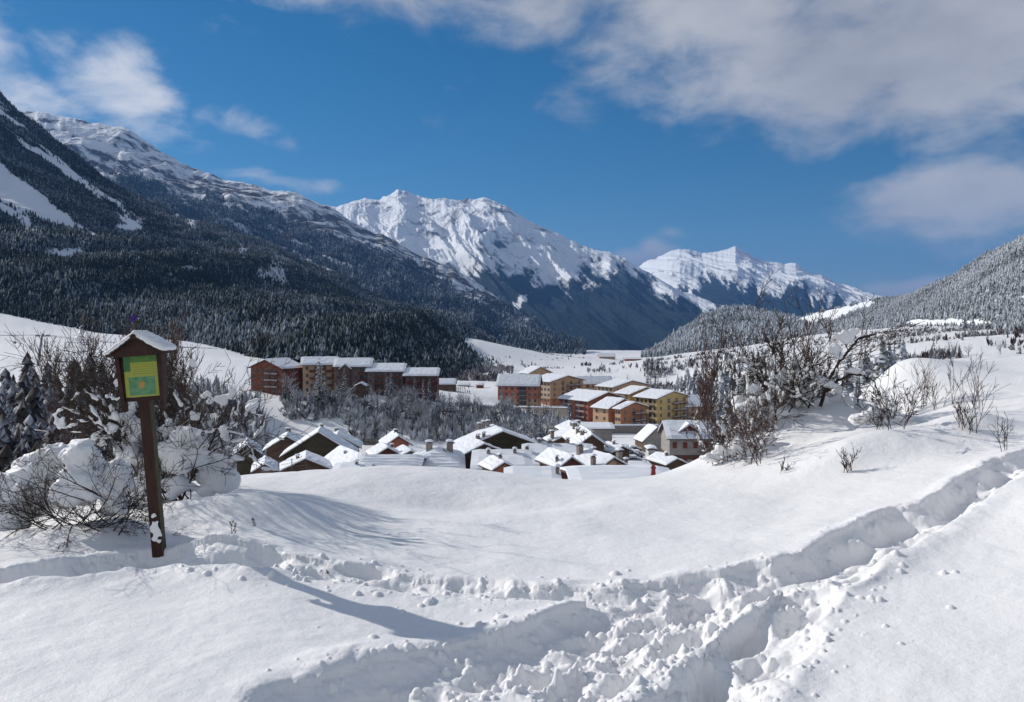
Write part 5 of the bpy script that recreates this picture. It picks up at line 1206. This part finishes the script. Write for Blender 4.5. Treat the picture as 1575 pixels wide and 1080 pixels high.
# ------------------------------------------------------------------ wooden notice board
def make_sign():
    base = hit(243, 853); base.y += .02; k = base.y/F; root = empty('notice_board', base)
    root.rotation_euler = (0, R(-4.0), R(4)); tag(root, 'small roofed wooden notice board on a post with a green and yellow sheet', 'notice board')
    z = lambda q: q*k
    b = MB(); b.box(-z(8.2), z(8.2), -.036, .036, -.25, z(262), 0); b.box(z(8.2)+.0005, z(8.2)+.004, -.036, .036, -.25, z(262), 1)
    b.build('post', [M['sign_wood'], M['post_edge']], root)
    b = MB(); b.box(-z(29), z(29), .052, .068, z(240), z(320)); b.build('back_board', [M['sign_wood_h']], root)
    b = MB()
    b.box(-z(29), z(29), -.05, .051, z(237), z(243)); b.box(-z(28.6), -z(25), -.052, -.0465, z(243), z(312)); b.box(z(25), z(28.6), -.052, -.0465, z(243), z(312)); b.box(-z(24.9), z(24.9), -.052, -.0465, z(307), z(314))
    b.build('frame', [M['sign_wood_h']], root)
    for s in (-1, 1):
        b = MB(); x0, x1 = sorted((s*z(29.2), s*z(35))); x2, x3 = sorted((s*z(25.5), s*z(31.5)))
        vs = [(x2,-.07,z(222)),(x3,-.07,z(222)),(x3,-.02,z(222)),(x2,-.02,z(222)),(x0,-.08,z(312)),(x1,-.08,z(312)),(x1,.05,z(312)),(x0,.05,z(312))]
        b.add(vs, [(3,2,1,0),(4,5,6,7),(0,1,5,4),(1,2,6,5),(2,3,7,6),(3,0,4,7)]); b.build('side_board', [M['sign_wood_h']], root)
    # the sheet with its title band, map and paler title text block
    def flat(name, col, x0, x1, z0, z1, y, ncol=None, ns=30):
        m = mat(name, col, .35, ns, ncol or tuple(c*1.25 for c in col), spec=.5); q = MB(); q.box(z(x0), z(x1), y-.001, y, z(z0), z(z1)); return q, m
    pb, pm = flat('yellow sheet', (.33,.35,.06), -24.8, 24.8, 243.5, 306.8, -.048, (.40,.42,.04), 8); sheet = pb.build('sheet', [pm], root)
    sheet['label'] = 'yellow information sheet with a green title band and a map'
    for nm, col, nc, rect, ns in [('title_band', (.05,.16,.025), (.10,.24,.03), (-24.8,24.8,296,306.6), 25), ('emblem', (.02,.12,.03), (.05,.18,.05), (-24.6,-15,283,306.4), 60), ('map', (.05,.20,.06), (.13,.30,.16), (-19,20,246,274), 30), ]:
        q, m = flat(nm, col, *rect, -.0492 - (.0012 if nm == 'emblem' else 0), nc, ns); q.build(nm, [m], sheet)
    q = MB(); rgs = random.Random(3); n = 16; vs = []
    for i in range(n):
        a = 2*math.pi*i/n; r_ = (7.2 if i % 2 else 4.2)*rgs.uniform(.7,1.15); vs.append((z(math.cos(a)*r_), -.0507, z(262 + math.sin(a)*r_*1.1)))
    q.add(vs, [tuple(range(n))]); m = mat('map massif', (.42,.22,.05), .4, 60, (.45,.33,.10)); 
    me = q.mesh('map_area', [m]); o = link('map_area', me, sheet); sol = o.modifiers.new('t', 'SOLIDIFY'); sol.thickness = .0008
    # text lines: rows of short dark green strokes, too small to read
    q = MB()
    for r_ in range(5):
        x = -12
        while x < 20:
            l = rgs.uniform(1.5, 4.5); q.box(z(x), z(min(x+l, 21)), -.0497, -.0492, z(292-r_*3.4), z(293-r_*3.4)); x += l+1
    q.build('text_lines', [mat('faded print', (.24,.27,.03), .5)], sheet)
    # roof boards, ridge bead, snow
    hw, rise, zr = z(43), z(27), z(338)
    for s in (-1, 1):
        b = MB(); t = .02; nx = Vector((0,0,1))
        vs = []
        for y in (-.135, .135): vs += [(0, y, zr), (s*hw, y, zr-rise), (s*hw, y, zr-rise-t), (0, y, zr-t*1.2)]
        f = [(0,1,2,3),(7,6,5,4),(0,4,5,1),(1,5,6,2),(2,6,7,3),(3,7,4,0)]; b.add(vs, f if s < 0 else [q_[::-1] for q_ in f]); b.build('roof_board', [M['sign_wood_h']], root)
    b = MB(); b.prism([(-hw*.86, zr-rise*.86-.021), (0, zr-.026), (hw*.86, zr-rise*.86-.021), (hw*.62, zr-rise*.86-.045), (-hw*.62, zr-rise*.86-.045)], -.112, -.097); b.build('gable_board', [M['sign_wood_h']], root)
    b = MB(); b.tube([(0,-.15,zr-.012), (0,.15,zr-.012)], .021, 10); b.build('ridge_pole', [M['sign_wood_h']], root, True)
    b = MB(); 
    for s in (-1, 1): b.tube([(s*z(20), -.1145, zr-rise*.52-.012), (s*z(20), -.110, zr-rise*.52-.012)], .0042, 8)
    b.build('nail', [M['metal']], root)
    bpy.context.view_layer.update(); W = root.matrix_world; bl = []; rgs = random.Random(8)
    for s, th in ((-1, .018), (1, .030)):
        for i in range(16):
            for j in range(9):
                f = (i+.3)/16*.99; x = s*hw*f; y = -.118 + .236*j/8; r_ = .019*rgs.uniform(.85,1.1)
                bl.append((W @ Vector((x, y, zr - rise*f + th*.45)), (r_*1.2, r_*1.3, th*rgs.uniform(.8,1.05)), 0))
    snow_mass('roof_snow', bl, .006, root, .008)
    bl = []
    for (px, py, rx, ry) in [(233,796,3,4),(236,808,6,3),(233,815,7,9),(238,824,6,10),(231,832,5,4),(240,836,4,3)]:
        c = W @ Vector(((px-234)*k*.7, -.046, z(855-py))); bl.append((c, (rx*k, .010, ry*k), .5)); bl.append((c + Vector((.012,0,.008)), (rx*k*.7, .010, ry*k*.9), -.7))
    snow_mass('stuck_snow', bl, .005, root, .01)
    # pansy on a wire above the ridge
    top = W @ Vector((-.015, .0, zr + .02)); fr = empty('flower', top); tag(fr, 'dark violet pansy with green leaves above the notice board roof', 'flower')
    b = MB(); b.tube([(0,.0,-.03), (.003,0,.05), (-.002,0,.085)], .002, 5); b.build('stem', [mat('stem green', (.03,.06,.02), .6)], fr)
    def petal(cx, cz, r_, m_, nm, a0=0, yy=0):
        b = MB(); n = 12; vs = [(cx, yy-.004, cz)] + [(cx + math.cos(2*math.pi*i/n)*r_*(1+.15*math.sin(3*i)), yy + .003*math.sin(i*2+a0), cz + math.sin(2*math.pi*i/n)*r_*.85) for i in range(n)]
        b.add(vs, [(0, i+1, (i+1) % n+1) for i in range(n)]); o = b.build(nm, [m_], fr); q = o.modifiers.new('t', 'SOLIDIFY'); q.thickness = .002
    mv = mat('violet petal', (.03,.012,.11), .6, 90, (.06,.02,.17)); mg = mat('leaf green', (.012,.035,.015), .6, 60, (.03,.07,.03)); mw = mat('pale petal', (.5,.48,.45), .6)
    petal(-.045,.105,.022,mv,'petal'); petal(-.022,.118,.024,mv,'petal',1,-.004); petal(.0,.112,.02,mv,'petal',2,-.008); petal(-.03,.09,.016,mv,'petal',3,-.01)
    petal(.012,.107,.007,mw,'petal',0,-.014); petal(.004,.082,.018,mg,'leaf',1,.004); petal(-.022,.072,.016,mg,'leaf',2,.006); petal(.018,.095,.014,mg,'leaf',2,.0)
make_sign()

# ------------------------------------------------------------------ ski lift
def make_lift():
    Y = 400; p = P(57, 566, Y); top = P(65, 513, Y); h = top.z - p.z; root = empty('lift_pylon', p); tag(root, 'grey leaning ski lift pylon with a crossarm on the white slope at the left', 'lift pylon')
    lean = top.x - p.x; b = MB(); b.tube([(0,0,-2), (lean, 0, h)], [.75,.5], 8); b.build('mast', [M['metal']], root, True)
    b = MB(); b.box(lean-3.4, lean+3.6, -.3, .3, h-1.6, h-1.0); b.build('crossarm', [M['metal']], root)
    for s in (-2.6, 2.8):
        b = MB(); b.tube([(lean+s*.28,0,h-1.1), (lean+s*.28,0,h+.9)], .12, 6); b.box(lean+s-.9, lean+s+.9, -.25, .25, h-1.0, h-.65); b.build('sheave', [M['dark_metal']], root)
    a0 = P(-160, 509, 470); 
    for i, dx in enumerate((-2.6, 2.8)):
        A = Vector((p.x+lean+dx, Y, p.z+h-.7)); B = P(330, 536, 330) + Vector((dx*.4, 0, 0)); D = a0 + Vector((dx, 0, dx*.2)); pts = []
        for q in range(13): t = q/12; v = D.lerp(A, t); v.z -= 5*t*(1-t); pts.append(v)
        for q in range(1, 13): t = q/12; v = A.lerp(B, t); v.z -= 4*t*(1-t); pts.append(v)
        b = MB(); b.tube(pts, .10, 4); o = b.build('lift_cable', [M['cable']])
        tag(o, ['thin dark cable on the left side of the lift pylon crossarm', 'thin dark cable on the right side of the lift pylon crossarm'][i], 'cable')
    for px, py, hh, mt_, lb in [(23,514,4.0,'cable','drag lift hanger with a hooked bar, dark, left of the pylon'), (73,519,7.6,'red','drag lift hanger with a red seat plate, right of the pylon')]:
        q = P(px, py, 405); r = empty('lift_hanger', q); tag(r, lb, 'lift hanger'); b = MB(); b.tube([(0,0,0), (0,0,-hh)], .13, 5); b.build('rod', [M['cable']], r)
        b = MB(); b.tube([(-1.0,0,-hh-.1), (0,0,-hh), (1.0,0,-hh-.1)], .22, 6); b.box(-.45,.45,-.1,.1,-hh-.9,-hh-.2); b.build('bar', [M[mt_]], r)
make_lift()

# ------------------------------------------------------------------ cars, people and small things in the village
def make_car(mp, label, px, py, Y, yaw, snow=.3, group='snow-covered parked cars'):
    p = P(px, py, Y); p.z = P(px, py, Y).z; root = empty('parked_car', p, R(yaw)); tag(root, label, 'car', group)
    b = MB(); prof = [(-2.1,.35),(-2.15,.75),(-2.0,.95),(-1.35,1.0),(-.75,1.42),(.85,1.45),(1.45,1.02),(2.05,.9),(2.15,.6),(2.1,.35)]
    b.prism(prof[::-1], -.82, .82); b.build('body', [M[mp]], root)
    b = MB(); b.prism([(-1.22,1.03),(-.72,1.36),(.80,1.38),(1.3,1.03)][::-1], -.828, .828); b.build('side_window', [M['glass']], root)
    for x in (-1.3, 1.3):
        for y in (-.74, .74): b = MB(); b.tube([(x,y-.11,.32), (x,y+.11,.32)], .32, 12); b.build('wheel', [M['tyre']], root)
    b = MB(); b.prism([(-.8,1.455),(-.7,1.455+snow),(.85,1.47+snow),(.95,1.46)][::-1], -.78, .78); b.prism([(1.5,1.03),(1.5,1.03+snow*.8),(2.1,.92+snow*.7),(2.15,.9)][::-1], -.76, .76); b.prism([(-2.1,.97),(-2.05,1.0+snow*.7),(-1.4,1.02+snow*.8),(-1.38,1.01)][::-1], -.76, .76)
    b.build('snow_cover', [M['roof_snow']], root)
make_car('car2', 'silver car parked on the white square left of the brown apartment block', 743, 619.5, 385, 12, .12, None)
for i, (px, py, Y, yaw, mp, lb) in enumerate([(960,697,196,10,'car','dark snow-topped car, farthest left in the back of the village car park'), (973,696,200,8,'car','dark snow-topped car beside the carport'), (968,704,186,12,'car','dark car with a thick snow cap in the middle of the car park'),
        (977,704,188,15,'car2','silver car with snow on its roof in the middle of the car park, right end'), (963,712,178,20,'car','dark car half buried in the front of the car park'), (972,713,176,14,'car2','silver car under a rounded snow cap at the front of the car park')]):
    make_car(mp, lb, px, py, Y, yaw, .4)
for i, (px, py, yaw, mp, lb) in enumerate([(672,612.5,5,'car','dark parked car in the row by the dark red block, left end'),(680,613,-4,'car2','silver parked car, second in the row by the dark red block'),(689,613.5,3,'car','dark parked car, third in the row by the dark red block'),(698,614.5,0,'car','dark parked car at the right end of the row by the dark red block'),(762,630,170,'car2','silver car parked below the rust brown block')]):
    make_car(mp, lb, px, py, 372, yaw, .25, 'cars parked above the gorge')
def make_person(p, yaw, seed):
    rg = random.Random(seed); b = MB()
    b.tube([(0,0,.78),(0,0,1.0),(0,0,1.25),(0,0,1.42),(0,0,1.50)], [.14,.15,.19,.17,.07], 10)
    for s in (-1, 1):
        st = rg.uniform(-.12,.12); b.tube([(s*.08,0,.85),(s*.10,st*.5,.45),(s*.11,st,.04)], [.10,.075,.05], 8); b.box(s*.11-.05, s*.11+.05, st-.17, st+.09, -.02, .07)
        b.tube([(s*.19,0,1.38),(s*.26,.02,1.12),(s*.24,-.1,.9)], [.065,.055,.04], 7)
    b.tube([(0,0,1.48),(0,-.01,1.56),(0,-.01,1.68),(0,0,1.76)], [.06,.095,.105,.05], 10, 1)
    o = b.build('person', [M['cloth'], M['skin']], None, True, p, (0,0,yaw))
    tag(o, 'person in dark winter clothes standing in the loose row on the snow field', 'person', 'people on the snow field')
for i, (px, py) in enumerate([(697,600.5),(700,601),(703,600),(705.5,601.5),(708,600),(711,600.5),(714,599.5),(721,598),(719,614),(722,613.5)]):
    Y = 415 if i < 8 else 392; p = P(px, py, Y); p.z = max(p.z, gz(p.x, p.y)); make_person(p, rnd.uniform(0,6.28), i)
# lamp post on the snow field, wire fence by the crest
p = P(708.5, 616, 385); r = empty('lamp_post', p); tag(r, 'thin street lamp post on the snow field right of the dark red block', 'lamp post')
b = MB(); b.tube([(0,0,-1),(0,0,6.5),(.15,0,7.0)], [.09,.06,.05], 6); b.build('pole', [M['dark_metal']], r); b = MB(); b.box(-.1,.7,-.12,.12,6.95,7.08); b.build('lamp_head', [M['dark_metal']], r)
f0 = hit(428, 727, 5); 
def make_fence():
    pts = [P(402,730,70), P(429,727,66), P(449,721,78), P(471,719,90)]; r = empty('wire_fence', pts[0]); tag(r, 'low fence of thin posts and wires behind the snow crest, below the largest olive gable', 'fence')
    for i, q in enumerate(pts):
        b = MB(); q0 = q - pts[0]; b.tube([q0 - Vector((0,0,3)), q0 + Vector((0,0,1.0))], .05, 6); b.build('post', [M['dark_metal']], r)
    for hgt in (.25, .6, .92):
        b = MB(); b.tube([q - pts[0] + Vector((0,0,hgt)) for q in pts], .016, 4); b.build('wire', [M['cable']], r)
make_fence()

for (a, e, hh, lb) in [((797,631,372),(872,633,352),1.6,'low grey retaining wall capped with snow below the rust brown block'), ((918,664,300),(1012,663,305),2.2,'snow-capped garden wall between the orange block and the car park'), ((690,622,345),(760,628,338),.8,'low snow-capped roadside wall above the gorge')]:
    A, B = P(*a), P(*e); d = (B-A); L_ = d.length; r = empty('retaining_wall', A, math.atan2(d.y, d.x)); tag(r, lb, 'wall')
    b = MB(); sl_ = d.z/max(1, math.hypot(d.x, d.y)); vs = [(0,-.25,-3),(L_,-.25,-3+d.z),(L_,.25,-3+d.z),(0,.25,-3),(0,-.25,hh),(L_,-.25,hh+d.z),(L_,.25,hh+d.z),(0,.25,hh)]; F6 = [(3,2,1,0),(4,5,6,7),(0,1,5,4),(1,2,6,5),(2,3,7,6),(3,0,4,7)]
    b.add(vs, F6); b.build('masonry', [M['chim']], r); b = MB(); b.add([(x, y*1.5, z+.003 if i < 4 else z+.45) for i, (x, y, z) in enumerate([vs[4],vs[5],vs[6],vs[7]]*2)], F6); b.build('snow_cap', [M['roof_snow']], r)

# ------------------------------------------------------------------ the air of the valley
def make_haze():
    zlo, zhi = -800, 2300
    b = MB(); b.box(-19000, 19000, -900, 29500, zlo, zhi)
    m = bpy.data.materials.new('haze'); m.use_nodes = True; t = m.node_tree; t.nodes.clear()
    out = t.nodes.new('ShaderNodeOutputMaterial'); v = N(t, 'ShaderNodeVolumePrincipled', inp={'Density': HAZE, 'Color': (.19,.45,1.0,1), 'Anisotropy': .1})
    t.links.new(v.outputs[0], out.inputs['Volume']); tag(b.build('haze', [m]), 'pale blue air filling the valley', 'haze', kind='stuff')
HAZE = 3.7e-5
make_haze()
